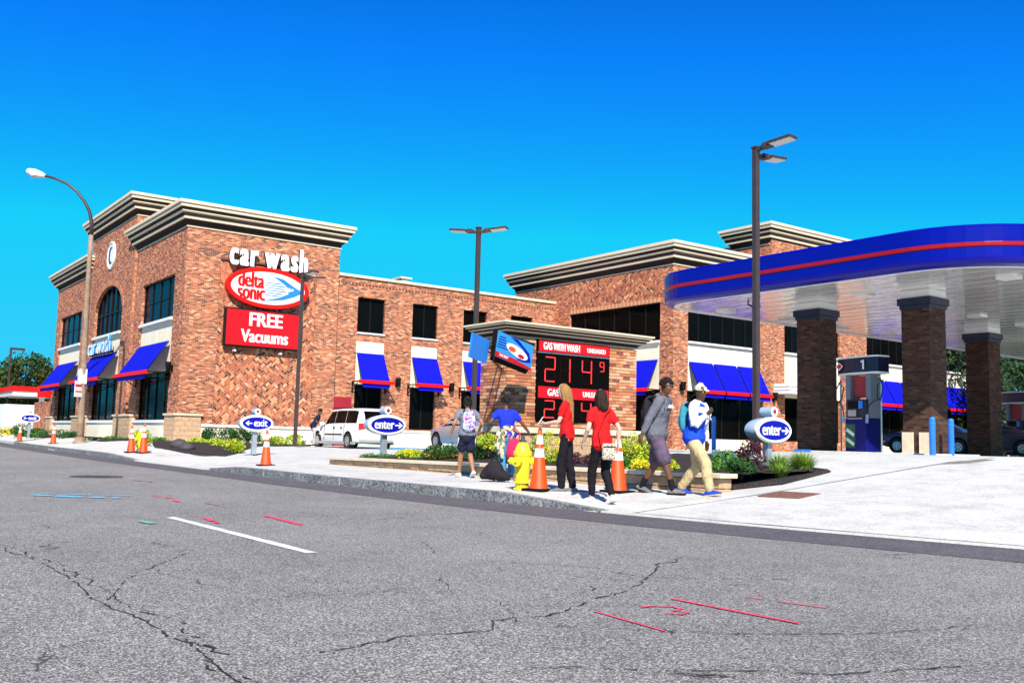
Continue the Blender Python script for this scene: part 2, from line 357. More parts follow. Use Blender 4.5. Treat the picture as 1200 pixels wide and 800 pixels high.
# curb stones with open joints between them
curb = MB(); x = -66.0
curb_root = tag(sheet('curb', [-66+i*.5 for i in range(70)], [lambda x: yc(x)-.005, lambda x: yc(x)+.13], M['curb'], lambda x, y: max(.004, hc(x)-.03)), kind='structure')
def slab_piece(name, parent, mtl, x0, x1, f0, f1, dz, th, bev=.012):
    b = MB(); n = 2
    top = []; 
    for r_ in (f0, f1):
        for k in range(n+1):
            x = x0+(x1-x0)*k/n; y = r_(x); top.append((x, y, dz(x, y)))
    vs = top+[(p[0], p[1], p[2]-th) for p in top]; N = n+1
    fs = []
    for k in range(n): fs += [(k, k+1, N+k+1, N+k)]
    T = 2*N
    for k in range(n): fs += [(k+1, k, T+k, T+k+1), (N+k, N+k+1, T+N+k+1, T+N+k)]
    fs += [(0, N, T+N, T), (N-1+0, T+N-1, T+2*N-1, 2*N-1)]
    b.add(vs, fs); return b.build(name, mtl, parent)
x = -64.
while x < -9.9:
    L = 1.9+R.uniform(-.1, .1)
    if hc(x+L/2) > .03:
        j = R.uniform(-.008, .008)
        slab_piece('curb_stone', curb_root, M['curb'], x+.012, min(x+L, -9.9)-.012, lambda q: yc(q)-.01+j, lambda q: yc(q)+.15+j, lambda a, c: hc(a)+.012, .3)
    x += L
# pavement slabs of the sidewalk
side = tag(sheet('sidewalk', [-64+i for i in range(55)], [lambda x: yc(x)+.17, lambda x: yc(x)+.9, lambda x: 11.3 if x > -34 else yc(x)+2.3], M['joint'], lambda x, y: G(x, y)+.004), kind='structure')
x = -62.
while x < -10.4:
    y1 = (lambda q: 11.32) if x > -33 else (lambda q: yc(q)+2.25)
    ym = (lambda q: (yc(q)+.17+11.32)/2) if x > -33 else (lambda q: yc(q)+1.2)
    slab_piece('paving_slab', side, M['concrete'], x+.006, x+1.494, lambda q: yc(q)+.17, lambda q: ym(q)-.006, lambda a, c: G(a, c)+.014, .05)
    slab_piece('paving_slab', side, M['concrete'], x+.006, x+1.494, lambda q: ym(q)+.006, y1, lambda a, c: G(a, c)+.014, .05)
    x += 1.5
apron = tag(sheet('driveway_apron', [-9.5+i*.5 for i in range(44)], [(lambda x, k=k: yc(x)+.12+(18.6-yc(x)-.12)*k/6) for k in range(7)], M['joint'], lambda x, y: G(x, y)+.004), kind='structure')
for i in range(6):
    for k in range(4):
        x0 = -9.4+i*3.2
        slab_piece('concrete_slab', apron, M['concrete'], x0+.011, x0+3.189, lambda q, k=k: yc(q)+.13+(18.6-yc(q)-.13)*k/4+.008, lambda q, k=k: yc(q)+.13+(18.6-yc(q)-.13)*(k+1)/4-.008, lambda a, c: G(a, c)+.012, .03)

# painted marks, cracks, iron covers on the road
def ribbon(name, pts, wd, mtl, z=.005, jitter=0, lab=None, seed=0, cat='marking', group=None, gap=0):
    rr = random.Random(seed); b = MB(); P = []
    for (x0, y0), (x1, y1) in zip(pts[:-1], pts[1:]):
        L = math.hypot(x1-x0, y1-y0); n = max(1, int(L/(.05 if jitter else .1)))
        P += [(x0+(x1-x0)*k/n, y0+(y1-y0)*k/n) for k in range(n)]
    P.append(pts[-1]); off = 0; prev = None
    for i, p in enumerate(P):
        q = P[min(i+1, len(P)-1)]; o = P[max(i-1, 0)]; dx, dy = q[0]-o[0], q[1]-o[1]; l = math.hypot(dx, dy) or 1
        off = off*.8+rr.uniform(-1, 1)*jitter; nx, ny = -dy/l, dx/l; ww = wd*rr.uniform(.25, 1.3) if jitter else wd*rr.uniform(.85, 1.1)
        cur = ((p[0]+nx*(off+ww/2), p[1]+ny*(off+ww/2), z), (p[0]+nx*(off-ww/2), p[1]+ny*(off-ww/2), z))
        if prev and rr.random() >= gap: b.quad(prev[0], prev[1], cur[1], cur[0])
        prev = cur
    o = b.build(name, mtl); o['kind'] = 'structure'
    if lab: tag(o, lab)
    return o
ribbon('lane_line', [(-10.95, 3.4), (-7.28, 3.4)], .1, M['paintwhite'], lab='white painted lane dash on the asphalt', gap=0)
M['spray'] = mat('spray_paint_red', (.8, .06, .12), .8, .3, 30); M['spraybl'] = mat('spray_paint_blue', (.16, .5, .7), .8, .3, 30); M['spraygr'] = mat('spray_paint_green', (.15, .45, .3), .8, .3, 30)
M['spraypale'] = mat('spray_paint_faded', (.38, .16, .18), .85, .3, 30)
M['crackm'] = mat('road_crack', (.022, .016, .014), .95, .2, 5)
for i, (pts, wd, mk, gp_, lb) in enumerate([
    ([(-4.13, 3.66), (-3.53, 3.6)], .02, 'spray', .0, 'thin red spray line nearest the camera'),
    ([(-4.24, 4.38), (-3.32, 4.4)], .035, 'spray', .0, 'thick red spray line beyond the sprayed hook'),
    ([(-4.06, 4.86), (-3.44, 4.99)], .02, 'spray', .35, 'faint red spray line farthest back on the right'),
    ([(-4.1, 3.99), (-4.1, 4.08), (-4.03, 4.17), (-3.95, 4.16), (-3.92, 4.08), (-3.85, 4.12), (-3.82, 4.03), (-3.9, 3.98)], .028, 'spray', .0, 'red sprayed hook between two red lines'),
    ([(-10.84, 4.45), (-9.6, 4.35)], .07, 'spray', .0, 'red spray arrow beyond the white lane dash'),
    ([(-10.73, 3.71), (-10.07, 3.62)], .07, 'spray', .1, 'short red spray tick beside the white lane dash'),
    ([(-14.86, 4.28), (-14.0, 4.35), (-13.2, 4.2)], .07, 'spray', .35, 'broken red spray streak in the middle of the road'),
    ([(-13.0, 4.5), (-12.2, 4.5)], .05, 'spraypale', .5, 'faded red spray streak right of the broken one'),
    ([(-22.5, 4.3), (-21.2, 5.6), (-20.6, 6.4)], .1, 'spraypale', .45, 'faded red streak running to the manhole'),
    ([(-21.0, 5.2), (-18.5, 5.4)], .1, 'spraypale', .4, 'faded red streak beside the manhole'),
    ([(-15.2, 2.75), (-14.6, 3.2), (-14.2, 3.8)], .2, 'spraybl', .12, 'wide pale blue spray streak on the left of the road'),
    ([(-15.5, 2.9), (-15.0, 3.5), (-14.7, 4.0)], .08, 'spraybl', .3, 'thin pale blue spray streak behind the wide one'),
    ([(-10.65, 2.95), (-10.2, 3.0)], .1, 'spraygr', .4, 'small green spray mark left of the white lane dash')]):
    ribbon('spray_mark', pts, wd, M[mk], .006+i*.0004, 0, lb, i, gap=gp_)
cr = [([(-10.5, 1.2), (-8.7, 1.37), (-6.91, 1.48), (-5.53, 1.43), (-4.19, 1.48), (-3.61, 1.45), (-2.6, 1.5)], .014, .016, .15),
      ([(-8.8, 1.42), (-6.9, 1.56), (-5.5, 1.5), (-4.6, 1.56), (-4.1, 1.53)], .012, .03, .45), ([(-4.9, 1.40), (-4.3, 1.55), (-3.9, 1.42), (-3.3, 1.5)], .012, .03, .4),
      ([(-5.75, 1.45), (-6.9, 2.0), (-7.76, 2.6), (-8.6, 2.5)], .01, .014, .3), ([(-8.0, 2.65), (-7.3, 3.1), (-7.0, 3.35)], .007, .01, .4),
      ([(-5.74, 6.06), (-5.55, 5.8), (-5.5, 5.5), (-5.2, 5.25), (-5.0, 4.9)], .016, .02, .05), ([(-5.0, 4.9), (-4.66, 4.44), (-4.3, 3.7), (-4.15, 3.3)], .015, .02, .15), ([(-4.15, 3.3), (-4.2, 3.0), (-4.0, 2.8), (-4.1, 2.4), (-3.95, 1.9)], .014, .025, .15),
      ([(-6.6, 4.2), (-6.0, 4.6), (-5.6, 4.9), (-5.0, 4.9), (-4.7, 5.3), (-4.4, 5.9)], .014, .018, .2), ([(-5.3, 4.5), (-5.0, 4.7), (-4.6, 5.0), (-4.4, 5.3)], .012, .03, .3), ([(-5.1, 4.4), (-4.8, 4.2), (-4.7, 3.9)], .007, .03, .5),
      ([(-2.69, 3.14), (-2.9, 3.0), (-2.47, 3.64), (-2.3, 4.2)], .012, .014, .15), ([(-3.4, 2.3), (-3.0, 2.9), (-2.7, 3.14)], .012, .02, .2), ([(-3.9, 3.2), (-3.5, 3.6), (-3.3, 3.9), (-2.9, 4.6), (-2.8, 5.2)], .011, .018, .3),
      ([(-3.2, 4.0), (-2.9, 4.7), (-2.7, 5.3)], .008, .02, .5), ([(-9.5, 5.0), (-8.6, 4.6), (-7.7, 4.7), (-6.6, 4.2)], .007, .012, .45), ([(-6.4, 2.6), (-5.9, 2.8), (-5.2, 2.7)], .007, .012, .6), ([(-5.6, 3.6), (-5.1, 3.3), (-4.7, 3.4), (-4.1, 3.1)], .007, .02, .5)]
for i, (pts, wd, jt, gp_) in enumerate(cr): ribbon('road_crack', pts, wd, M['crackm'], .003+.0003*i, jt, None, 40+i, gap=gp_)
mh = thing('manhole_cover', 'round dark iron manhole cover set in the road on the left', 'manhole cover', (-20.9, 4.95, 0))
b = MB(); b.lathe([(.5, .004), (.5, .012), (.42, .014), (.4, .008), (0.001, .008)], n=32); b.build('frame_ring', M['iron'], mh)
b = MB(); [b.box((i*.09, j*.09, .011), (.05, .05, .008)) for i in range(-4, 5) for j in range(-4, 5) if i*i+j*j < 17]; o = b.build('cover_lugs', M['iron'], mh); o['kind'] = 'stuff'
g = thing('utility_plate', 'square rusty steel plate set in the concrete driveway apron', 'utility cover', (-8.98, 11.7, G(-8.98, 11.7)+.014), .15)
b = MB(); b.box((0, 0, .004), (.66, .66, .012), rx=.08); b.build('plate', M['rust'], g, .003)
b = MB(); [b.box((-.28+.07*i, 0, .012), (.012, .5, .006), rx=.08) for i in range(9)]; b.build('ribs', M['rust'], g)

# ------------------------------------------------------------------ walls
def wall(name, ax, c, u0, u1, z0, z1, holes, mtl, par, depth=.28, sgn=1, arch=None):
    # ax 'x': plane X=c facing +X, u=Y ; ax 'y': plane Y=c facing -Y, u=X
    b = MB()
    P = (lambda u, z, d=0: (c-d*sgn, u, z)) if ax == 'x' else (lambda u, z, d=0: (u, c+d*sgn, z))
    us = sorted({u0, u1}|{h[0] for h in holes}|{h[1] for h in holes}); zs = sorted({z0, z1}|{h[2] for h in holes}|{h[3] for h in holes})
    def q(pts, uvs): b.add([P(*p) for p in pts], [(0, 1, 2, 3)], [uvs])
    for i in range(len(us)-1):
        for j in range(len(zs)-1):
            a, d, e, f = us[i], us[i+1], zs[j], zs[j+1]; cu, cz = (a+d)/2, (e+f)/2
            if any(h[0] < cu < h[1] and h[2] < cz < h[3] for h in holes): continue
            p = [(a, e), (d, e), (d, f), (a, f)]; q(p, p)
    for h in holes:
        a, d, e, f = h[:4]
        for (p0, p1) in (((a, e), (d, e)), ((d, e), (d, f)), ((d, f), (a, f)), ((a, f), (a, e))):
            if arch and (p0[1] == f and p1[1] == f) and h is holes[0]: continue
            vert = p0[0] == p1[0]
            uv = [(p0[0], p0[1]), (p1[0], p1[1]), (p1[0]+(depth if vert else 0), p1[1]+(0 if vert else depth)), (p0[0]+(depth if vert else 0), p0[1]+(0 if vert else depth))]
            q([(*p0, 0), (*p1, 0), (*p1, depth), (*p0, depth)], uv)
    if arch:                              # spandrels filling the square head of the first hole down to an arch
        a, d, e, f = holes[0][:4]; zs_ = arch; N = 16; rx_ = (d-a)/2; mid = (a+d)/2
        cur = [(mid-rx_*cos(pi*k/N), zs_+(f-.02-zs_)*sin(pi*k/N)) for k in range(N+1)]
        for k in range(N):
            (ua, za), (ub, zb) = cur[k], cur[k+1]
            q([(ua, za), (ub, zb), (ub, f), (ua, f)], [(ua, za), (ub, zb), (ub, f), (ua, f)])
            q([(ua, za, 0), (ub, zb, 0), (ub, zb, depth), (ua, za, depth)], [(ua, za), (ub, zb), (ub, zb+.2), (ua, za+.2)])
    return b.build(name, mtl, par, uv=True)
def boxes(name, lst, mtl, par, bevel=0):
    b = MB(); [b.b2(p, q) for p, q in lst]; return b.build(name, mtl, par, bevel)
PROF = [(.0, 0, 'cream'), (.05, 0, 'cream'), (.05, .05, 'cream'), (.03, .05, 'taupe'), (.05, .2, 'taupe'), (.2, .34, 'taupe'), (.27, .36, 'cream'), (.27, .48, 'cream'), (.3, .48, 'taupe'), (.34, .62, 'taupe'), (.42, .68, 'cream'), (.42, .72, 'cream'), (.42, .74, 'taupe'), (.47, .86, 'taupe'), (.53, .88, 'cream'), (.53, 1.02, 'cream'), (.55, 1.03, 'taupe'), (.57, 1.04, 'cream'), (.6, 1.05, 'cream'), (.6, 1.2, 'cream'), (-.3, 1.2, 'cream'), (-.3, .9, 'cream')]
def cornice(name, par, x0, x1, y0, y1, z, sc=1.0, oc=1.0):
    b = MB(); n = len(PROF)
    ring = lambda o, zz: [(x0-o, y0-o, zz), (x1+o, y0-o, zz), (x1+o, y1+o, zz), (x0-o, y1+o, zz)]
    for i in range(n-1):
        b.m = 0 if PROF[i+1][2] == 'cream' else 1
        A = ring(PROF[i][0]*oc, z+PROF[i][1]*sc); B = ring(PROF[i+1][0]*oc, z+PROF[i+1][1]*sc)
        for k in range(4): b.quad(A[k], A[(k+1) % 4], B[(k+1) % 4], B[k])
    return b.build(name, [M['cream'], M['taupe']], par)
def block_base(par, ax, c, u0, u1, z0, z1, out=.1, wrap=None):
    # pier base of rock faced blocks: every block a piece, cap on top; box from c outwards
    rows = max(2, round((z1-z0)/.22)); hh = (z1-z0)/rows
    base = MB(); 
    def bb(b, a0, a1, d0, d1, e0, e1): b.b2((c-d0, a0, e0), (c+d1, a1, e1)) if ax == 'x' else b.b2((a0, c-d1, e0), (a1, c+d0, e1))
    bb(base, u0+.02, u1-.02, .3, out-.02, z0-.3, z1); root = base.build('pier_base', M['mortar'], par)
    for r_ in range(rows):
        nb = max(1, round((u1-u0)/.42)); wd = (u1-u0)/nb; off = (wd/2 if r_ % 2 else 0); ed = [u0]+[u0+off+wd*k for k in range(0 if off else 1, nb)]+[u1]
        ed = sorted(set(ed))
        for a0, a1 in zip(ed[:-1], ed[1:]):
            if a1-a0 < .05: continue
            b = MB(); bb(b, a0+.006, a1-.006, .02, out+R.uniform(0, .015), z0+r_*hh+.006, z0+(r_+1)*hh-.006); b.build('block', M['block'], root)
    b = MB(); bb(b, u0-.06, u1+.06, .3, out+.07, z1+.002, z1+.1); b.build('cap', M['cap'], root, .01)
    return root
def window(par, ax, c, u0, u1, z0, z1, nv, nh, glass='glass', rec=.2, fw_=.06, label=None):
    b = MB(); P = (lambda u, z, d: (c-d, u, z)) if ax == 'x' else (lambda u, z, d: (u, c+d, z))
    b.quad(P(u0, z0, rec), P(u1, z0, rec), P(u1, z1, rec), P(u0, z1, rec)); o = b.build('window', M[glass], par)
    f = MB()
    def bar(a, d, e, g_, t): f.b2(P(a, e, rec+.03), P(d, g_, rec-t))
    bar(u0, u0+fw_, z0, z1, .06); bar(u1-fw_, u1, z0, z1, .06); bar(u0+fw_, u1-fw_, z0, z0+fw_, .06); bar(u0+fw_, u1-fw_, z1-fw_, z1, .06)
    f.build('frame', M['frame'], o)
    for k in range(1, nv):
        f = MB(); u = u0+(u1-u0)*k/nv; bar(u-.03, u+.03, z0+fw_, z1-fw_, .05); f.build('mullion', M['frame'], o)
    for k in range(1, nh):
        f = MB(); z = z0+(z1-z0)*k/nh; bar(u0+fw_, u1-fw_, z-.02, z+.02, .04); f.build('transom', M['frame'], o)
    return o
def awning(par, ax, c, u0, u1, zt, zb, out=.95, ribs=3, gap=0, barw=.55, barz=None):
    # sloped canvas with a red pipe bar along its foot
    P = (lambda u, z, d: (c+d, u, z)) if ax == 'x' else (lambda u, z, d: (u, c-d, z))
    b = MB(); n = ribs; b.m = 0
    for k in range(n):
        a = u0+(u1-u0)*k/n+(.04 if gap and k else 0); d = u0+(u1-u0)*(k+1)/n
        sag = .03; mid = (a+d)/2
        b.quad(P(a, zt, .06), P(mid, zt, .06), P(mid, zb, out-sag), P(a, zb, out)); b.quad(P(mid, zt, .06), P(d, zt, .06), P(d, zb, out), P(mid, zb, out-sag))
        b.quad(P(a, zb-.0, out), P(d, zb, out), P(d, zb-.32, out), P(a, zb-.32, out))
        b.quad(P(a, zt, .045), P(d, zt, .045), P(d, zb, out-.05), P(a, zb, out-.05))
    o = b.build('awning', M['awning'], par)
    for k in range(n+1):
        f = MB(); u = u0+(u1-u0)*k/n
        u = u+.025 if k == 0 else (u-.025 if k == n else u)
        f.tube([P(u, zt-.03, .03), P(u, zb-.03, out-.07), P(u, zb-.2, out-.07), P(u, zb-.2, .02)], .02, 6); f.build('frame_rib', M['frame'], o)
    z = zb-.02 if barz is None else barz
    f = MB(); f.b2(P(u0-barw*.6, z-.1, out+.03), P(u1+barw*.6, z+.08, out+.1)); f.build('red_bar', M['red'], o, .01)
    for u in (u0-barw*.4, u1+barw*.4):
        f = MB(); f.b2(P(u-.04, z-.02, .0), P(u+.04, z+.04, out+.03)); f.b2(P(u-.03, z-.55, .0), P(u+.03, z+.0, .06)); f.tube([P(u, z-.5, .03), P(u, z-.05, out*.7)], .025, 6); f.build('bracket', M['frame'], o)
    return o

B = thing('brick_building', 'long two storey red brick building with cream cornices and blue awnings', 'building', (0, 0, 0))
XB, YB, ZG = -44.6, 13.85, .3
# ---- street block, street side (plane Y=YB)
bays = [(-51.5, -46.1), (-61.0, -54.9), (-71.1, -64.9)]
wall('wall', 'y', YB, -52.9, XB, ZG, 10.6, [(-51.5, -46.1, 1.4, 8.5)], M['brick'], B)
wall('wall', 'y', YB-.12, -62.6, -52.9, ZG, 12.7, [(-61.0, -54.9, 1.4, 9.25)], M['brick'], B, arch=7.7, depth=.4)
wall('wall', 'y', YB, -72.5, -62.6, ZG, 10.6, [(-71.1, -64.9, 1.4, 8.5)], M['brick'], B)
def uvbox(name, x0, x1, y0, y1, z0, z1, mtl, par, faces='xXyYz'):
    b = MB()
    def q(p, uv): b.add(p, [(0, 1, 2, 3)], [uv])
    if 'X' in faces: q([(x1, y0, z0), (x1, y1, z0), (x1, y1, z1), (x1, y0, z1)], [(y0, z0), (y1, z0), (y1, z1), (y0, z1)])
    if 'x' in faces: q([(x0, y1, z0), (x0, y0, z0), (x0, y0, z1), (x0, y1, z1)], [(y1, z0), (y0, z0), (y0, z1), (y1, z1)])
    if 'y' in faces: q([(x0, y0, z0), (x1, y0, z0), (x1, y0, z1), (x0, y0, z1)], [(x0, z0), (x1, z0), (x1, z1), (x0, z1)])
    if 'Y' in faces: q([(x1, y1, z0), (x0, y1, z0), (x0, y1, z1), (x1, y1, z1)], [(x1, z0), (x0, z0), (x0, z1), (x1, z1)])
    if 'z' in faces: q([(x0, y0, z1), (x1, y0, z1), (x1, y1, z1), (x0, y1, z1)], [(x0, y0), (x1, y0), (x1, y1), (x0, y1)])
    return b.build(name, mtl, par, uv=True)
uvbox('wall', -72.5, -62.6, YB, 21.7, ZG, 10.6, M['brick'], B, 'xXY')
uvbox('wall', -62.6, -52.9, YB-.12, 17.4, ZG, 12.7, M['brick'], B, 'xXY')
uvbox('wall', -52.9, XB, 17.4, 21.68, 9.35, 10.6, M['brick'], B, 'xY')
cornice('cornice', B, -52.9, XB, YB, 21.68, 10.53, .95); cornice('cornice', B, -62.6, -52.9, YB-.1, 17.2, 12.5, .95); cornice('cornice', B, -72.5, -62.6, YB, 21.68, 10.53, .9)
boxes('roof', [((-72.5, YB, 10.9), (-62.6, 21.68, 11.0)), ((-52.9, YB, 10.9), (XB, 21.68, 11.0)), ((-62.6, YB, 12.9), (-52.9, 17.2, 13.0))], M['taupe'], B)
for i, (a, d) in enumerate(bays):
    pr = .28 if i != 1 else .28
    yp = YB if i != 1 else YB-.12
    if i != 1: window(B, 'y', YB, a, d, 6.42, 8.5, 4, 2, 'glassblue')
    boxes('sill', [((a+.002, yp-.1, 6.28), (d-.002, yp+.3, 6.42))], M['white'], B, .01)
    # stucco panels between the sill and the awning, with joints
    for k in range(2):
        x0, x1 = a+(d-a)*k/2, a+(d-a)*(k+1)/2
        boxes('stucco_panel', [((x0+.01, yp+.08, 3.9), (x1-.01, yp+.3, 6.27))], M['stucco'], B, .006)
    awning(B, 'y', yp, a+.25, d-.2, 5.28, 3.75, out=1.05, ribs=4, barw=.75)
    window(B, 'y', yp+.05, a, d, 1.52, 3.88, 4, 1, 'glass')
    boxes('sill', [((a-.05, yp-.1, 1.38), (d+.05, yp+.3, 1.52))], M['white'], B, .01)
    boxes('stucco_panel', [((a, yp-.03, ZG), (d, yp+.3, 1.375))], M['stucco'], B)
# arched window: glass with curved head
am, ar = -57.95, 3.05; yp = YB-.12
b = MB(); N = 20; arcp = [(am-ar*cos(pi*k/N), 7.7+1.53*sin(pi*k/N)) for k in range(N+1)]
b.quad(*[(x, yp+.25, z) for x, z in ([(am+ar, 6.42), (am-ar, 6.42)]+arcp)][::-1]); aw_ = b.build('window', M['glassblue'], B)
b = MB()
for k in range(N):
    (xa, za), (xb, zb) = arcp[k], arcp[k+1]; b.box(((xa+xb)/2, yp+.21, (za+zb)/2-.04), (math.hypot(xb-xa, zb-za)+.03, .1, .09), ry=-atan2(zb-za, xb-xa))
b.b2((am-ar, yp+.16, 6.42), (am+ar, yp+.26, 6.5)); b.b2((am-ar, yp+.16, 6.5), (am-ar+.08, yp+.26, 7.7)); b.b2((am+ar-.08, yp+.16, 6.5), (am+ar, yp+.26, 7.7)); b.build('frame', M['frame'], aw_)
for k in (-2, -1, 0, 1, 2):
    x = am+k*1.05; zt = 7.7+1.53*sqrt(max(0, 1-((x-am)/ar)**2)); b = MB(); b.b2((x-.035, yp+.17, 6.5), (x+.035, yp+.26, zt-.03)); b.build('mullion', M['frame'], aw_)
b = MB(); b.b2((am-ar+.1, yp+.18, 7.62), (am+ar-.1, yp+.255, 7.7)); b.build('transom', M['frame'], aw_)
for k in range(21):               # voussoirs round the arch
    t0, t1 = pi*k/21, pi*(k+1)/21; b = MB(); p = []
    for t, o in ((t0, 0), (t1, 0), (t1, .32), (t0, .32)): p.append((am-(ar+o)*cos(t*.97+.05), 7.7+(1.53+o)*sin(t*.97+.05)))
    vs = [(x, yp-.02, z) for x, z in p]+[(x, yp+.02, z) for x, z in p]; b.add(vs, [(3, 2, 1, 0), (4, 5, 6, 7), (0, 1, 5, 4), (1, 2, 6, 5), (2, 3, 7, 6), (3, 0, 4, 7)])
    b.build('arch_brick', M['brick_or' if k % 3 else 'brick_one'], B)
block_base(B, 'y', YB, -46.1, XB+.1, .35, 1.72); block_base(B, 'x', XB, YB, 14.95, .35, 1.72)
for a, d in ((-54.85, -51.55), (-64.85, -61.05), (-72.6, -71.15)): block_base(B, 'y', YB-.12, a, d, .35, 1.72)
# medallion with a crescent moon mark
md = thing('round_wall_medallion', 'round white medallion with dark crescent high above the arched window', 'emblem', (-57.85, YB-.14, 11.0), FY)
b = MB(); b.lathe([(.82, -.05), (.82, .06), (.72, .08), (.7, .04), (.001, .04)], n=32); b.build('disc', M['white'], md, smooth=False)
b = MB(); pts = [(.5*cos(t), .5*sin(t)) for t in [radians(60+240*k/14) for k in range(15)]]+[(.18+.42*cos(t), .42*sin(t)) for t in [radians(285-210*k/14) for k in range(15)]]
b.prism(pts, .045, .06); b.build('crescent', M['navy'], md)
# ---- street block, lot side (plane X=XB)
wall('wall', 'x', XB, YB, 21.68, ZG, 10.6, [(15.5, 20.45, 1.36, 9.2)], M['brick'], B, depth=.06)
b = MB(); b.add([(XB-.06, 15.5, 1.36), (XB-.06, 20.45, 1.36), (XB-.06, 20.45, 9.2), (XB-.06, 15.5, 9.2)], [(0, 1, 2, 3)], [[(15.5, 1.36), (20.45, 1.36), (20.45, 9.2), (15.5, 9.2)]]); b.build('herringbone_panel', M['herring'], B, uv=True)
boxes('brick_ledge', [((XB, 15.45, 9.2), (XB+.03, 20.5, 9.3))], M['brick_dk'], B)
boxes('base_band', [((XB-.1, 14.97, ZG), (XB+.06, 21.66, 1.24))], M['stucco'], B); boxes('base_cap', [((XB-.1, 14.97, 1.245), (XB+.13, 21.7, 1.36))], M['white'], B, .01)
# ---- recessed wing (plane X=XW)
XW = -44.85; wins = [22.95+3.31*i for i in range(4)]
hol = []
for y in wins: hol += [(y, y+1.62, 6.38, 8.23), (y, y+1.62, 1.4, 5.9)]
wall('wall', 'x', XW, 21.68, 36.3, ZG, 9.22, hol, M['brick'], B)
boxes('parapet_coping', [((XW-.3, 21.69, 9.225), (XW+.1, 36.18, 9.36))], M['cream'], B, .01)
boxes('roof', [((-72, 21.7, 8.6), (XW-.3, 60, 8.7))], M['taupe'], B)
for k in range(72):                # header course teeth under the coping
    y = 21.75+k*.2; boxes('header_brick', [((XW, y, 8.86), (XW+.035, y+.1, 8.95))], M['brick_dk'], B)
for y in wins:
    window(B, 'x', XW, y, y+1.62, 6.38, 8.23, 2, 1)
    boxes('sill', [((XW-.28, y+.002, 6.3), (XW+.08, y+1.618, 6.38))], M['white'], B)
    boxes('stucco_panel', [((XW-.28, y+.002, 5.3), (XW-.004, y+1.618, 6.295))], M['stucco'], B)
    boxes('stucco_panel', [((XW-.28, y+.002, 3.7), (XW-.05, y+1.618, 5.29))], M['stucco'], B)
    awning(B, 'x', XW, y+.03, y+1.6, 5.3, 3.8, out=.85, ribs=1, barw=.45)
    window(B, 'x', XW-.02, y, y+1.62, 1.4, 3.68, 2, 1)
boxes('base_band', [((XW-.1, 21.7, ZG), (XW+.06, 35.9, 1.24))], M['stucco'], B); boxes('base_cap', [((XW-.1, 21.7, 1.245), (XW+.12, 35.9, 1.34))], M['white'], B, .01)
d = boxes('door', [((XW, 21.72, .42), (XW+.1, 22.75, 2.97))], M['dkred'], B, .01); boxes('handle', [((XW+.1, 22.55, 1.45), (XW+.16, 22.6, 1.65))], M['steel'], d)
# rooftop unit seen over the parapet
ru = thing('rooftop_unit', 'small pale vent unit on the low roof behind the parapet', 'roof vent', (XW-1.2, 26.2, 8.7))
boxes('housing', [((-.4, -.25, 0), (.4, .25, .95))], M['white'], ru, .02); boxes('hood', [((-.5, -.35, .955), (.5, .35, 1.05))], M['cream'], ru)
# ---- rear block: front (plane Y=36.19) and lot side (plane X=XR)
YR, XR = 36.19, -35.05
wall('wall', 'y', YR, -48.9, XR, ZG, 10.5, [(-43.5, -36.0, 1.4, 8.46)], M['brick'], B)
b = MB(); b.add([(-43.5, YR-.015, 8.7), (-36, YR-.015, 8.7), (-36, YR-.015, 10.4), (-43.5, YR-.015, 10.4)], [(0, 1, 2, 3)], [[(-43.5, 8.7), (-36, 8.7), (-36, 10.4), (-43.5, 10.4)]]); b.build('herringbone_panel', M['herring'], B, uv=True)
for k in range(50): boxes('lintel_brick', [((-43.5+k*.15+.01, YR-.03, 8.46), (-43.5+k*.15+.14, YR, 8.69))], M['brick_lt' if k % 2 else 'brick_or'], B)
window(B, 'y', YR, -43.5, -36, 6.42, 8.46, 6, 1); boxes('sill', [((-43.498, YR-.1, 6.3), (-36.002, YR+.28, 6.42))], M['white'], B)
for k in range(2): boxes('stucco_panel', [((-43.49+3.75*k, YR+.06, 3.8), (-39.76+3.75*k, YR+.28, 6.295))], M['stucco'], B)
for k in range(4): awning(B, 'y', YR, -43.4+k*1.86, -43.4+k*1.86+1.7, 5.4, 3.8, out=.9, ribs=1, barw=.35)
window(B, 'y', YR+.02, -43.5, -36, 1.4, 3.78, 5, 1)
boxes('stucco_panel', [((-43.5, YR-.03, ZG), (-36, YR+.28, 1.39))], M['stucco'], B)
bw2 = [(37.3, 43.0), (45.3, 50.6), (53.4, 58.7), (61.5, 66.8)]
hol = []
for i, (a, d) in enumerate(bw2): hol += [(a, d, 1.3, 8.2)]
wall('wall', 'x', XR, YR, 70, ZG, 10.5, hol, M['brick'], B)
for i, (a, d) in enumerate(bw2):
    window(B, 'x', XR, a, d, 6.4, 8.2, 6, 1)
    boxes('sill', [((XR-.28, a+.002, 6.3), (XR+.1, d-.002, 6.4))], M['white'], B)
    boxes('stucco_panel', [((XR-.28, a+.002, 3.8), (XR-.04, d-.002, 6.295))], M['stucco'], B)
    if i != 1:
        for k in range(3): awning(B, 'x', XR, a+.05+k*(d-a)/3, a+(k+1)*(d-a)/3-.07, 5.32, 3.75, out=.9, ribs=1, barw=.2)
    else: 
        for k in range(3): boxes('entrance_canopy', [((XR, 44.3, 3.95+k*.2), (XR+1.1, 47.2, 4.12+k*.2))], M['whitegloss'], B, .01)
    window(B, 'x', XR-.02, a, d, 1.3, 3.78, 4, 1)
    if i != 1: boxes('stucco_panel', [((XR-.28, a, ZG), (XR+.03, d, 1.29))], M['stucco'], B)
uvbox('wall', -48.9, XR, YR, 70, ZG, 10.5, M['brick'], B, 'xY')
cornice('cornice', B, -48.9, XR, YR, 46, 10.35, .98); boxes('roof', [((-48.9, YR, 10.6), (XR, 70, 10.7))], M['taupe'], B)
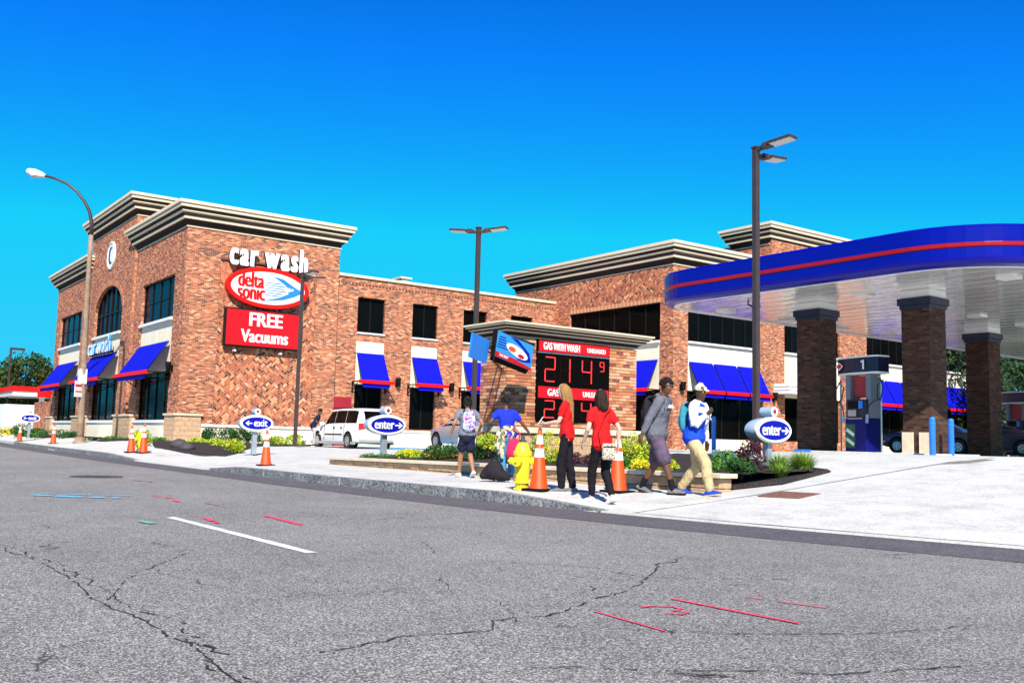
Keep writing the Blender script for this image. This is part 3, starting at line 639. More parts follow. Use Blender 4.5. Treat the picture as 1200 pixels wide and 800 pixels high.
uvbox('wall', -40.2, XR+.15, 44.0, 51.9, ZG+10, 12.8, M['brick'], B); cornice('cornice', B, -37.8, XR, 44.0, 51.9, 12.55, .98)
# wall lamps on the brick piers
for i, (ax, u, v, lb) in enumerate((('x', 25.4, 3.8, 'black wall lamp between the first and second awnings of the low wing'), ('x', 28.8, 3.7, 'black wall lamp between the second and third awnings of the low wing'), ('r', 36.75, 3.9, 'black wall lamp on the brick corner of the rear block'), ('r', 44.2, 3.7, 'black wall lamp left of the white entrance canopy'), ('s', -45.6, 3.9, 'black wall lamp on the street corner pier'))):
    loc = {'x': (XW+.02, u, v), 'r': (XR+.02, u, v), 's': (u, YB-.02, v)}[ax]
    t = thing('wall_lamp', lb, 'wall lamp', loc, 0 if ax != 's' else -pi/2, 'black wall lamps on the brick building')
    boxes('back_plate', [((0, -.09, -.15), (.03, .09, .2))], M['black'], t)
    b = MB(); b.lathe([(.14, .32), (.15, .3), (.11, -.1), (.04, -.14)], c=(.2, 0, 0), n=10); b.build('shade', M['black'], t, smooth=True)
    boxes('arm', [((.03, -.02, .1), (.15, .02, .14))], M['black'], t)
# ------------------------------------------------------------------ price sign monument
MX, MY0, MY1, MXB = -18.1, 13.2, 17.35, -19.2
mon = thing('price_sign_monument', 'brick gas price monument with red price displays and dark cornice in the planter', 'price sign', (0, 0, 0))
MZ = .45
boxes('core', [((MXB+.06, MY0+.06, MZ-.3), (MX-.06, MY1-.06, 3.5))], M['mortar'], mon)
_bm = {}
def one_brick(L, H, D, mk):
    k = (round(L, 3), mk)
    if k not in _bm:
        b = MB(); b.box((0, 0, 0), (L, H, D)); o = b.build('brick', M[mk]); _bm[k] = o.data; bpy.data.objects.remove(o)
    return _bm[k]
BH, BL = .079, .24
nb = [0]; left = MB(); mks = ['brick_one', 'brick_one', 'brick_or', 'brick_or', 'brick_lt', 'brick_lt', 'brick_dk']
def brick_face(ax, c, u0, u1, z0, z1, sgn=1):
    rows = int((z1-z0)/BH)
    for r_ in range(rows):
        z = z0+(r_+.5)*BH; u = u0-(BL/2 if r_ % 2 else 0)
        while u < u1-.01:
            a, d = max(u, u0), min(u+BL, u1); L = d-a-.012; pr = R.uniform(-.004, .006)
            if L > .03:
                mk = R.choice(mks)
                if nb[0] < 290:
                    o = link('brick', one_brick(L, BH-.012, .08, mk), mon)
                    if ax == 'x': o.location = (c-.04+pr, (a+d)/2, z); o.rotation_euler = FX
                    else: o.location = ((a+d)/2, c+.04-pr, z); o.rotation_euler = FY
                    nb[0] += 1
                else:
                    left.m = mks.index(mk)
                    if ax == 'x': left.b2((c-.08, a+.006, z-BH/2+.006), (c+pr, d-.006, z+BH/2-.006))
                    else: left.b2((a+.006, c-pr, z-BH/2+.006), (d-.006, c+.08, z+BH/2-.006))
            u += BL
brick_face('x', MX, MY0, 14.05, 1.62, 3.4); brick_face('x', MX, 16.4, MY1, 1.62, 3.4)
brick_face('x', MX, MY0, 14.05, 1.3, 1.62); brick_face('x', MX, 16.4, MY1, 1.3, 1.62)
brick_face('y', MY0, MXB, MX-.08, 1.3, 3.4); brick_face('y', MY1-.08, MXB, MX-.08, 1.3, 3.4)
brick_face('x', MX, 14.05, 16.4, 1.3, 1.5)
o = left.build('bricks', [M[k] for k in mks], mon); o['kind'] = 'stuff'
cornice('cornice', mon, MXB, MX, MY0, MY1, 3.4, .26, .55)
for r_ in range(3):
    for k in range(10):
        y = MY0-.05+k*.425; b = MB(); off = .0
        b.b2((MX-.1, y+.006, MZ-.06+r_*.24+.006), (MX+.07+R.uniform(0, .015), y+.419, MZ-.06+(r_+1)*.24-.006)); b.build('block', M['block'], mon)
    for k in range(3):
        x = MXB-.05+k*.39; b = MB(); b.b2((x+.006, MY0-.07-R.uniform(0, .015), MZ-.06+r_*.24+.006), (x+.384, MY0+.1, MZ-.06+(r_+1)*.24-.006)); b.build('block', M['block'], mon)
boxes('cap', [((MXB-.12, MY0-.12, 1.13), (MX+.14, MY1+.12, 1.27))], M['cap'], mon, .012)
# displays
def disp_piece(name, y0, y1, z0, z1, mk, out=.03): return boxes(name, [((MX-.1, y0, z0), (MX+out, y1, z1))], M[mk], mon, .004)
disp_piece('display_cabinet', 14.07, 16.38, 1.42, 3.38, 'face', .03)
h1 = disp_piece('header_panel', 14.1, 16.35, 3.1, 3.36, 'redsign', .045); h2 = disp_piece('header_panel', 14.1, 16.35, 1.98, 2.26, 'redsign', .045)
text('lettering', 'GAS WITH WASH', .25, M['white'], h1, (MX+.05, 14.8, 3.225), sx=.58, bold=.0, dup=.008, rot=FX)
text('lettering', 'UNLEADED', .16, M['white'], h1, (MX+.05, 15.92, 3.215), sx=.74, bold=0, dup=.006, rot=FX)
text('lettering', 'GAS', .24, M['white'], h2, (MX+.05, 14.55, 2.115), sx=.78, bold=0, dup=.01, rot=FX)
text('lettering', 'UNLEADED', .19, M['white'], h2, (MX+.05, 15.85, 2.115), sx=.74, bold=0, dup=.006, rot=FX)
SEG = {'2': 'abged', '1': 'bc', '4': 'fgbc', '9': 'abcdfg', '3': 'abgcd', '7': 'abc'}
def digit(ch, yc_, zc, w_, h_, t):
    S = {'a': (0, h_/2, w_, t), 'g': (0, 0, w_, t), 'd': (0, -h_/2, w_, t), 'f': (-w_/2, h_/4, t, h_/2), 'b': (w_/2, h_/4, t, h_/2), 'e': (-w_/2, -h_/4, t, h_/2), 'c': (w_/2, -h_/4, t, h_/2)}
    b = MB()
    for s_ in SEG[ch]:
        y, z, a, d = S[s_]; b.b2((MX+.03, yc_+y-a/2+.006, zc+z-d/2+.006), (MX+.042, yc_+y+a/2-.006, zc+z+d/2-.006))
    o = b.build('digit', M['led'], mon); b = MB()
    for s_ in S:
        if s_ not in SEG[ch]: y, z, a, d = S[s_]; b.b2((MX+.03, yc_+y-a/2+.01, zc+z-d/2+.01), (MX+.034, yc_+y+a/2-.01, zc+z+d/2-.01))
    b.build('unlit_segment', M['ledoff'], o)
for zc, ds in ((2.68, '2149'), (1.72, '2249')):
    hh = .58 if zc > 2 else .4
    digit(ds[0], 14.45, zc, .3, hh, .04); digit(ds[1], 15.05 if ds[1] != '1' else 14.92, zc, .3, hh, .04); digit(ds[2], 15.62, zc, .3, hh, .04); digit(ds[3], 16.12, zc+hh*.28, .13, hh*.4, .03)
disp_piece('trim', 14.07, 16.38, 3.06, 3.085, 'steel', .045)

# two tilted pole banners held off the monument corner
bn = thing('sign_banner_bracket', 'pair of small blue tilted banner signs set in a V beside the price monument', 'banner sign', (0, 0, 0))
def banner(P0, du, dv, face):            # P0 lower left corner, du along width, dv up
    b = MB(); n = du.cross(dv).normalized()*.02
    vs = [P0-n, P0+du-n, P0+du+dv-n, P0+dv-n, P0+n, P0+du+n, P0+du+dv+n, P0+dv+n]
    b.add(vs, [(3, 2, 1, 0), (4, 5, 6, 7), (0, 1, 5, 4), (1, 2, 6, 5), (2, 3, 7, 6), (3, 0, 4, 7)])
    return b.build('panel', M[face], bn)
c0, c1, c2, c3 = Vector((-16.999, 12.032, 2.766)), Vector((-17.191, 13.170, 2.530)), Vector((-17.058, 13.245, 3.128)), Vector((-16.917, 12.046, 3.322))
pn = banner(c0, c1-c0, c3-c0, 'cyan'); nrm = (c1-c0).cross(c3-c0).normalized()
du_, dv_ = (c1-c0), (c3-c0)
def onb(u, v, o=.026): return c0+du_*u+dv_*v+nrm*o
def patch(name, pts, mk, o=.024):
    b = MB(); vs = [onb(u, v, o) for u, v in pts]+[onb(u, v, o-.004) for u, v in pts]; n = len(pts)
    b.add(vs, [tuple(range(n)), tuple(reversed(range(n, 2*n)))]+[(i, i+n, (i+1) % n+n, (i+1) % n) for i in range(n)]); b.build(name, M[mk], pn)
patch('red_stripe', [(0, .02), (1, .0), (.99, .1), (.6, .17), (.5, .2), (.0, .22)], 'redsign', .03)
patch('dark_swoosh', [(.35, .98), (.55, .98), (.9, .62), (.97, .3), (.8, .22), (.55, .2), (.8, .35), (.85, .5), (.7, .72)], 'blue', .027)
patch('white_oval', [(.56+.3*cos(2*pi*k/20)-.06*sin(2*pi*k/20), .5+.22*sin(2*pi*k/20)-.05*cos(2*pi*k/20)) for k in range(20)], 'white', .032)
patch('orange_spot', [(.42+.1*cos(2*pi*k/12), .52+.1*sin(2*pi*k/12)) for k in range(12)], 'orange', .036)
patch('red_spot', [(.68+.09*cos(2*pi*k/12), .38+.08*sin(2*pi*k/12)) for k in range(12)], 'redsign', .036)
b = MB(); b.add([c0-nrm*.05, c1-nrm*.05, c2-nrm*.05, c3-nrm*.05, c0-nrm*.14-Vector((0, 0, .1)), c1-nrm*.14-Vector((0, 0, .1)), c2-nrm*.14, c3-nrm*.14], [(3, 2, 1, 0), (4, 5, 6, 7), (0, 1, 5, 4), (1, 2, 6, 5), (2, 3, 7, 6), (3, 0, 4, 7)]); b.build('backing_box', M['frame'], bn)
for k in range(5): patch('blue_stripe', [(.02+.01*k, .4+.1*k), (.3-.02*k, .43+.1*k), (.3-.02*k, .46+.1*k), (.02+.01*k, .43+.1*k)], 'blue', .029)
text('lettering', 'THE BEST', .07, M['white'], pn, onb(.22, .12, .034), depth=.004, bold=.002).matrix_local = Matrix.Translation(onb(.22, .12, .034)) @ Matrix((du_.normalized(), nrm.cross(du_.normalized()), nrm)).transposed().to_4x4()
e0, e1, e2, e3 = Vector((-16.751, 11.197, 2.674)), Vector((-17.121, 11.896, 2.595)), Vector((-17.076, 11.857, 3.168)), Vector((-16.668, 11.221, 3.185))
banner(e0, e1-e0, e3-e0, 'ltblue')
b = MB(); q0 = (c0+c3)/2; q1 = (e1+e2)/2
b.tube([c3+(c0-c3)*-.05, c0+(c0-c3)*.25], .022, 8); b.build('post', M['frame'], bn)
b = MB(); b.tube([q0, q1, Vector((MX-.3, MY0-.02, q1.z))], .02, 8); b.build('arm', M['frame'], bn)
b = MB(); b.tube([c0+(c0-c3)*.2, Vector((MX-.2, MY0-.02, c0.z-.15))], .02, 8); b.build('arm', M['frame'], bn)

# ------------------------------------------------------------------ front planter wall
PW = thing('planter_wall', 'long low tan stone planter wall with a pale cap along the sidewalk', 'planter wall', (0, 0, 0))
capz = lambda x: .40+(x+23.7)*.0085
x0, x1, Yw = -23.7, -10.1, 11.5
x = x0
while x < x1:
    L = R.uniform(.36, .5); xe = min(x+L, x1); zc = capz((x+xe)/2)-.075; zb = G((x+xe)/2, Yw)-.1
    n = 2; hh = (zc-zb)/n
    for r_ in range(n):
        a, e = (x, xe)
        if r_: a, e = x+.0, xe
        b = MB(); f = R.uniform(0, .025); b.b2((a+.006, Yw-.02-f, zb+hh*r_+.005), (e-.006, Yw+.25, zb+hh*(r_+1)-.005)); b.build('block', M['block'], PW, .012)
    x = xe
x = x0-.05
while x < x1+.05:
    xe = min(x+.9, x1+.08); b = MB(); p = [(x+.004, Yw-.1), (xe-.004, Yw-.1), (xe-.004, Yw+.3), (x+.004, Yw+.3)]
    vs = [(a, c, capz(a)-.07) for a, c in p]+[(a, c, capz(a)) for a, c in p]; b.add(vs, [(3, 2, 1, 0), (4, 5, 6, 7), (0, 1, 5, 4), (1, 2, 6, 5), (2, 3, 7, 6), (3, 0, 4, 7)]); b.build('cap_stone', M['cap'], PW, .008)
    x = xe
b = MB(); y = Yw+.3
while y < 16.5:
    z = it(y, [11.7, 16.5], [.33, .5]); b = MB(); b.b2((x0-.0, y+.005, .1), (x0+.3, y+.42, z)); b.build('block', M['block'], PW, .01); y += .43
def bed(name, poly, zf, lab=None, n=0):
    b = MB(); c = (sum(p[0] for p in poly)/len(poly), sum(p[1] for p in poly)/len(poly)); N = len(poly)
    rings = []
    for t in (1.0, .93, .6, .3):
        rings.append([(c[0]+(p[0]-c[0])*t, c[1]+(p[1]-c[1])*t) for p in poly])
    for i in range(3):
        for j in range(N):
            P = [rings[i][j], rings[i][(j+1) % N], rings[i+1][(j+1) % N], rings[i+1][j]]
            zz = [G(*q)+.012 if (i == 0 and k < 2) else zf(*q)+R.uniform(0, 0) for k, q in enumerate(P)]
            b.quad(*[(q[0], q[1], z) for q, z in zip(P, zz)])
    b.quad(*[(q[0], q[1], zf(*q)) for q in rings[3]])
    o = b.build(name, M['mulch']); o['kind'] = 'structure'; return o
bedz = lambda x, y: max(capz(x)-.04+it(y, [11.7, 13, 16.5], [0, .12, .2]), G(x, y)+.03) if x < -11 else max(G(x, y)+.05, it(y, [11.7, 13, 16], [.5, .53, .66]))
def sub(poly, k=6):
    out = []
    for (a, c), (d, e) in zip(poly, poly[1:]+poly[:1]): out += [(a+(d-a)*i/k, c+(e-c)*i/k) for i in range(k)]
    return out
b = MB(); nx, ny = 46, 14
def bedp(i, j):
    x = -23.4+i*(13.2/nx); return (x, 11.75+(it(x, [-14, -10.2], [16.3, 14.0])-11.75)*j/ny)
vs = []; fs = []
for i in range(nx+1):
    for j in range(ny+1): x, y = bedp(i, j); vs.append((x, y, bedz(x, y)+R.uniform(-.015, .015)))
for i in range(nx):
    for j in range(ny): fs.append((i*(ny+1)+j, (i+1)*(ny+1)+j, (i+1)*(ny+1)+j+1, i*(ny+1)+j+1))
b.add(vs, fs); o = b.build('mulch_bed', M['mulch']); o['kind'] = 'structure'
bed('mulch_bed', sub([(-10.25, 11.9), (-9.95, 12.8), (-10.3, 14.6), (-11.5, 14.9), (-11.6, 13)]), lambda x, y: G(x, y)+.06)
bed('mulch_bed', sub([(-43.9, 14.8), (-43.9, 20.5), (-41.5, 18.6), (-36.5, 14.6), (-31.6, 11.5), (-34.0, 10.9), (-37.2, 10.8), (-43.9, 12.6)]), lambda x, y: G(x, y)+.07)
bed('mulch_bed', sub([(-47, 12.9), (-47, 13.7), (-54.5, 13.6), (-54, 12.2), (-49, 11.6)]), lambda x, y: G(x, y)+.1)
bed('mulch_bed', sub([(-58, 12.6), (-58, 13.6), (-72, 13.6), (-73, 12.2), (-64, 11.9)]), lambda x, y: G(x, y)+.1)
# blue painted stalls
b = MB(); n = 12
def stall(x0, x1, y0, y1, mk):
    b = MB()
    for i in range(n):
        a, d = x0+(x1-x0)*i/n, x0+(x1-x0)*(i+1)/n
        b.quad((a, y0, G(a, y0)+.012), (d, y0, G(d, y0)+.012), (d, y1, G(d, y1)+.012), (a, y1, G(a, y1)+.012))
    o = b.build('stall_marking', M[mk]); o['kind'] = 'structure'
M['stallblue'] = mat('stall_paint_blue', (.06, .33, .58), .7, .15, 2)
stall(-44, -35.5, 21.8, 24.8, 'stallblue'); stall(-44, -35.5, 18.3, 18.5, 'stallblue'); stall(-44, -30, 30.2, 30.6, 'stallblue')
# big rocks next to the hydrant bed
for k, (x, y, s_) in enumerate([(-36.2, 11.4, .45), (-35.0, 11.3, .38), (-13.2, 12.05, .2)]):
    b = MB(); b.smooth = True; b.ell((0, 0, .2), (1, .7, .5), 12, 7); 
    b.v = [(a*R.uniform(.88, 1.12), c*R.uniform(.88, 1.12), d) for a, c, d in b.v]
    o = b.build('boulder', M['iron'], None, 0, None, (x, y, G(x, y)+.05)); o.scale = (s_,)*3
    tag(o, ['dark rounded boulder right of the far yellow hydrant', 'dark boulder behind the pair of orange cones, at the bed edge', 'small dark boulder behind the planter wall cap'][k], 'boulder')

# ------------------------------------------------------------------ oval way signs
def way_sign(txt, loc, lab, h):
    t = thing('oval_sign', lab, 'sign', loc, FX)
    a, c, dp = .565, .265, .36
    el = lambda k, n=40: (a*cos(2*pi*k/n), c*sin(2*pi*k/n))
    def ring(s, z): return [(el(k)[0]*s, el(k)[1]*(1-(1-s)*a/c), z) for k in range(40)]
    b = MB(); b.rings([ring(.86, -dp), ring(.97, -dp+.03), ring(1, -dp+.1), ring(1, -.02), ring(.985, 0), ring(.93, .004)]); o = b.build('drum', M['greyblue'], t, loc=(0, h, 0)); smooth_angle(o, 35)
    b = MB(); b.rings([ring(1.02, -.05), ring(1.03, 0), ring(.97, .03), ring(.9, .03), ring(.89, .015)], cap=False); o = b.build('rim', M['white'], t, loc=(0, h, 0)); smooth_angle(o, 35)
    b = MB(); b.rings([ring(.9, .005), ring(.88, .016)]); f = b.build('face', M['blue'], t, loc=(0, h, 0))
    if txt == 'enter': text('lettering', 'enter', .36, M['white'], f, (-.1, .01, .022), sx=.76, bold=.0, dup=.009); ax = .34; sg = 1
    else: text('lettering', 'exit', .36, M['white'], f, (.12, .01, .022), sx=.86, bold=.0, dup=.009); ax = -.28; sg = -1
    b = MB(); b.b2((ax-.11, -.018, .016), (ax+.11, .018, .03)); b.prism([(ax+sg*.12, 0), (ax+sg*.03, .075), (ax-sg*.01, .075), (ax+sg*.06, 0), (ax-sg*.01, -.075), (ax+sg*.03, -.075)], .0165, .0305); b.build('arrow', M['white'], f)
    b = MB(); b.tube([(0, 0, -.3), (0, 0, 0)], .1, 18); o = b.build('beacon', M['greyblue'], t, loc=(0, h+c+.13, 0)); smooth_angle(o)
    b = MB(); b.tube([(0, 0, 0), (0, 0, .02)], .1, 18); b.tube([(0, 0, .02), (0, 0, .024)], .05, 14); bo = MB(); bo.tube([(0, 0, .001), (0, 0, .02)], .105, 18); bo.build('beacon_rim', M['white'], o)
    bo = MB(); bo.tube([(0, 0, .02), (0, 0, .027)], .05, 14); bo.build('lens', M['dkred'], o)
    bo = MB(); bo.b2((-.05, h+c-.01, -.2), (.05, h+c+.05, -.08)); bo.build('neck', M['greyblue'], t)
    b = MB(); b.b2((-.075, -.1, -.24), (.075, h-c+.03, -.1)); b.build('post', M['grey'], t, .006); return t
way_sign('enter', (-11.33, 14.33, .42), 'blue oval sign reading enter with arrow at the right end of the planter wall', .95).scale = (.87,)*3
way_sign('enter', (-23.0, 12.8, .5), 'blue oval sign reading enter with arrow in front of the white minivan', .78)
way_sign('exit', (-31.0, 12.3, .38), 'blue oval exit sign behind the lone orange cone by the dark shrubs', .93)
way_sign('exit', (-66.5, 11.6, .25), 'small distant blue oval exit sign at the far left', 1.35)

# ------------------------------------------------------------------ cones, hydrants
def cone(loc, lab, h=.9, s=1.0, rot=0, tall=True):
    t = thing('traffic_cone', lab, 'traffic cone', loc, rot, 'orange traffic cones on the sidewalk'); t.scale = (s,)*3
    b = MB(); b.lathe([(.15, .035), (.142, .06), (.028, h-.02), (.02, h), (.012, h)], n=20); o = b.build('cone_body', M['orange'], t, smooth=True); smooth_angle(o, 50)
    r_ = lambda z: .142+(.028-.142)*(z-.06)/(h-.08)
    for z0, z1 in ((h*.53, h*.67), (h*.74, h*.88)):
        b = MB(); b.lathe([(r_(z0)+.003, z0), (r_(z1)+.003, z1)], n=20, cap=False); b.build('reflective_band', M['reflect'], t, smooth=True)
    b = MB(); b.box((0, 0, .018), (.4, .4, .036)); b.build('base', M['black'], t, .01)
def gz(x, y, d=.014): return (x, y, G(x, y)+d)
cone(gz(-12.0, 9.42), 'tall orange cone right beside the near yellow fire hydrant', .98, rot=.3)
cone(gz(-11.3, 10.45), 'tall orange cone between the woman with the pouch and the man in shorts', .93, 1.02, rot=.1)
cone(gz(-24.7, 10.1), 'single orange cone in front of the exit sign', .95)
cone(gz(-35.5, 9.5), 'left one of the two orange cones in front of the far hydrant', .95)
cone(gz(-35.0, 9.78), 'right one of the two orange cones in front of the far hydrant', .98, 1.05, .4)
cone(gz(-52.1, 10.2), 'small orange cone left of the street lamp pole', .95)
cone(gz(-63.0, 10.5), 'farthest orange cone, near the distant exit sign', .98)
def hydrant(loc, lab, s=1, top='steel', rot=0):
    t = thing('fire_hydrant', lab, 'fire hydrant', loc, rot, 'yellow fire hydrants'); t.scale = (s,)*3
    b = MB(); b.lathe([(.13, 0), (.13, .03), (.1, .035), (.1, .1), (.14, .105), (.14, .13), (.1, .135), (.115, .3), (.125, .5), (.14, .51), (.14, .55), (.12, .56), (.11, .6), (.09, .66), (.055, .7), (.04, .71)], n=18); o = b.build('barrel', M['yellow'], t, smooth=True); smooth_angle(o, 40)
    for a in (0, pi/2, pi):
        c_, s_ = cos(a), sin(a); L = .2 if a != pi/2 else .22; r_ = .055 if a != pi/2 else .075
        b = MB(); b.tube([(0, 0, .42), (c_*L*.75, -s_*L*.75, .42)], r_*.8, 12); b.tube([(c_*L*.72, -s_*L*.72, .42), (c_*L, -s_*L, .42)], r_, 8); b.tube([(c_*L, -s_*L, .42), (c_*(L+.035), -s_*(L+.035), .42)], .022, 5); b.build('nozzle_cap', M['yellow'], t)
    b = MB(); b.lathe([(.06, .7), (.06, .73), (.035, .74), (.03, .79), (.02, .8)], n=8); b.build('bonnet_nut', M[top], t)
    for k in range(8):
        a = 2*pi*k/8; b = MB(); b.tube([(.125*cos(a), .125*sin(a), .495), (.125*cos(a), .125*sin(a), .57)], .014, 6); b.build('bolt', M['yellow'], t)
hydrant(gz(-12.24, 9.27), 'near yellow fire hydrant with dark top beside a tall orange cone', 1.07, 'iron', .5)
hydrant(gz(-36.2, 10.0), 'far yellow fire hydrant with white top behind two orange cones', 1.0, 'white', .3)

# ------------------------------------------------------------------ lot lamps and street lamp
def lamp_post(loc, lab, heads, ztop=7.8):
    t = thing('lamp_post', lab, 'lamp post', loc, 0, 'square bronze parking lot lamp posts'); H = ztop-loc[2]
    b = MB(); b.b2((-.065, -.065, 0), (.065, .065, H)); b.build('pole', M['pole'], t, .01)
    b = MB(); b.box((0, 0, .04), (.28, .28, .08)); b.build('base_cover', M['pole'], t, .01)
    b = MB(); b.box((0, 0, H+.02), (.17, .17, .05)); b.build('pole_cap', M['pole'], t, .008)
    for i, (ang, dz) in enumerate(heads):
        hd = bpy.data.objects.new('lamp_head', None); 
        b = MB(); b.b2((.06, -.05, -.06), (.3, .05, .04)); b.b2((.2, -.11, -.05), (.42, .11, .05)); b.b2((.4, -.17, -.015), (.98, .17, .05))
        o = b.build('lamp_head', M['pole'], t, .01, loc=(0, 0, H-.12+dz), rot=(0, -.09, ang))
        b = MB(); b.b2((.43, -.15, -.03), (.95, .15, -.014)); b.build('led_lens', M['lampglass'], o)
        for k in range(5): b = MB(); b.b2((.22+k*.04, -.09, .05), (.235+k*.04, .09, .08)); b.build('cooling_fin', M['pole'], o)
IR, IL = radians(53.6), radians(233.6)
lamp_post((-14.25, 17.4, .6), 'near tall bronze lamp post with two lamp heads in front of the canopy', [(radians(8), .1), (radians(92), -.06)], 7.85)
lamp_post((-25.5, 17.3, .5), 'bronze lamp post with a lamp head on each side behind the price monument', [(IR-.3, 0), (IL-.3, 0)], 7.8)
lamp_post((-37.6, 16.6, .5), 'bronze lamp post in front of the red vacuums sign', [(radians(8), 0), (radians(92), -.06)], 7.75)
sl = thing('street_lamp', 'tall leaning street lamp with curved arm on the far left sidewalk', 'street lamp', (-49.4, 10.85, G(-49.4, 10.85)))
b = MB(); P = [Vector((0, 0, 0)), Vector((0.019, -0.032, 1.191)), Vector((0.259, -0.132, 3.633)), Vector((0.499, -0.232, 6.076)), Vector((0.751, -0.315, 8.519)), Vector((0.909, -0.349, 9.944))]; b.tube(P, [.17, .16, .145, .13, .115, .1], 12); b.build('pole', M['galv'], sl, smooth=True)
b = MB(); P = [Vector((0.907, -0.346, 9.903)), Vector((0.958, -0.376, 10.473)), Vector((0.936, -0.504, 11.040)), Vector((0.824, -0.741, 11.522)), Vector((0.638, -1.076, 12.000)), Vector((0.372, -1.500, 12.354)), Vector((0.048, -1.980, 12.584)), Vector((-0.235, -2.385, 12.694))]; b.tube(P, [.1, .09, .08, .075, .07, .065, .06, .06], 8); b.build('arm', M['pole'], sl, smooth=True)
b = MB(); p0, p1 = Vector((-0.212, -2.350, 12.674)), Vector((-0.729, -3.095, 12.916)); b.tube([p0, p0+(p1-p0)*.2, p0+(p1-p0)*.55, p0+(p1-p0)*.9, p1], [.09, .16, .2, .15, .05], 12); b.build('lamp_head', M['white'], sl, smooth=True)
b = MB(); p2 = p0+(p1-p0)*.6-Vector((0, 0, .13)); b.ell(p2, (.28, .16, .12)); b.build('lens', M['lampglass'], sl, smooth=True)
b = MB(); b.box(Vector((0.126, -0.128, 2.574))+Vector((.25, -.18, 0)), (.03, .5, .75), rz=.6); o = b.build('notice_plate', M['white'], sl); b = MB(); b.box(Vector((0.137, -0.141, 2.737))+Vector((.275, -.195, 0)), (.02, .4, .1), rz=.6); b.box(Vector((0.118, -0.118, 2.452))+Vector((.275, -.195, 0)), (.02, .4, .06), rz=.6); b.build('red_print', M['red'], o)
b = MB(); b.tube([Vector((-0.039, 0.074, 0.135)), Vector((-0.030, 0.057, 0.297))], .22, 12); b.build('band', M['black'], sl); b = MB(); b.lathe([(.34, 0), (.34, .08), (.26, .1), (.24, .3)], n=12); b.build('base', M['galv'], sl)
b = MB(); b.box(Vector((0.192, -0.145, 3.185)), (.34, .34, .7)); b.build('white_wrap', M['white'], sl)

# ------------------------------------------------------------------ signs on the street block
cw = thing('channel_letter_sign', 'large white raised letters reading car wash high on the brick wall', 'wall sign', (XB+.02, 17.83, 9.5), FX)
def letters(root, s, size, sx, mk, depth, z, bold, adv, group=None, side=None):
    x = 0; parts = []
    for ch in s:
        if ch == ' ': x += adv*.55; continue
        o = text('letter', ch, size, M[mk], root, (0, 0, 0), sx=sx, depth=depth, bold=bold, align='LEFT', dup=size*.028); wd = o.dimensions.x
        xs = [v.co.x for v in o.data.vertices]; o.data.transform(Matrix.Translation((-min(xs), 0, 0))); parts.append((o, x)); x += max(xs)-min(xs)+adv*.12
        if side: o.data.materials.append(M[side])
        if side:
            for p in o.data.polygons:
                if abs(p.normal.z) < .5: p.material_index = 1
    for o, xx in parts: o.location = (xx-x/2, 0, z)
    return parts
letters(cw, 'car wash', 1.62, .56, 'white', .16, .2, .03, .42, side='navy')
boxes('rail', [((-1.95, -.42, .02), (1.95, -.34, .12))], M['black'], cw)
ov = thing('oval_logo_sign', 'red rimmed white oval logo sign with a blue swept wing on the brick wall', 'wall sign', (XB, 17.82, 8.02), FX)
def ering(a, c, z, n=56): return [(a*cos(2*pi*k/n), c*sin(2*pi*k/n), z) for k in range(n)]
b = MB(); b.rings([ering(2.1, .99, .04), ering(2.12, 1.01, .28), ering(2.08, .98, .32), ering(1.9, .81, .32), ering(1.88, .8, .29)], cap=True); o = b.build('rim', M['red'], ov); smooth_angle(o, 40)
b = MB(); b.rings([ering(1.89, .8, .25), ering(1.88, .79, .3)]); f = b.build('face', M['white'], ov)
text('lettering', 'delta', 1.06, M['red'], f, (-.9, .29, .305), sx=.62, bold=.006, dup=.034); text('lettering', 'sonic', 1.06, M['red'], f, (-.86, -.3, .305), sx=.62, bold=.006, dup=.034)
M['skyblue'] = mat('logo_blue', (.02, .2, .72), .4, .04, 1)
def flat(pts, mk, par, z0=.302, z1=.312, name='mark'): b = MB(); b.prism(pts, z0, z1); return b.build(name, M[mk], par)
flat([(.2, .62), (.75, .52), (1.35, .18), (1.82, -.02), (1.35, -.28), (.75, -.5), (-.35, -.66), (.5, -.42), (1.05, -.16), (.85, -.02), (1.0, .1), (.75, .3)][::-1], 'skyblue', f, name='wing_mark')
for k, (y, xa, xb) in enumerate([(.28, -.25, .62), (.16, -.2, .85), (.04, -.12, .78), (-.08, -.2, .9), (-.2, -.2, .7), (-.32, -.25, .55)]): flat([(xa, y-.012), (xb, y-.04), (xb, y+.01), (xa, y+.012)], 'skyblue', f, name='speed_line')
flat([(.95, -.1), (1.3, .02), (1.25, .1), (1.05, .06), (1.1, .16), (.95, .06), (.8, .04)], 'white', f, .313, .318, name='wing_highlight')
fr = thing('red_box_sign', 'red rectangular box sign reading FREE Vacuums under the oval logo', 'wall sign', (XB, 17.7, 6.0), FX)
b = MB(); b.b2((-1.95, -.92, .04), (1.95, .92, .3)); b.build('cabinet', M['frame'], fr, .02)
b = MB(); b.b2((-1.88, -.85, .3), (1.88, .85, .32)); f = b.build('face', M['redsign'], fr)
text('lettering', 'FREE', .92, M['white'], f, (.05, .4, .325), sx=.9, bold=.01, dup=.025); text('lettering', 'Vacuums', .86, M['white'], f, (.05, -.4, .325), sx=.76, bold=.006, dup=.022)
for k in (-1.4, 0.9):
    b = MB(); b.tube([(k, -1.12, .03), (k, -1.12, .35)], .05, 8); b.build('spot_arm', M['white'], fr)
sw = thing('channel_letter_sign', 'small pale blue raised letters reading car wash above the middle street awning', 'wall sign', (-57.9, YB-.2, 5.72), FY)
letters(sw, 'car wash', 1.35, 1.0, 'white', .1, .25, .01, .5, side='cyan'); boxes('rail', [((-2.4, -.45, .05), (2.4, -.36, .25))], M['black'], sw)

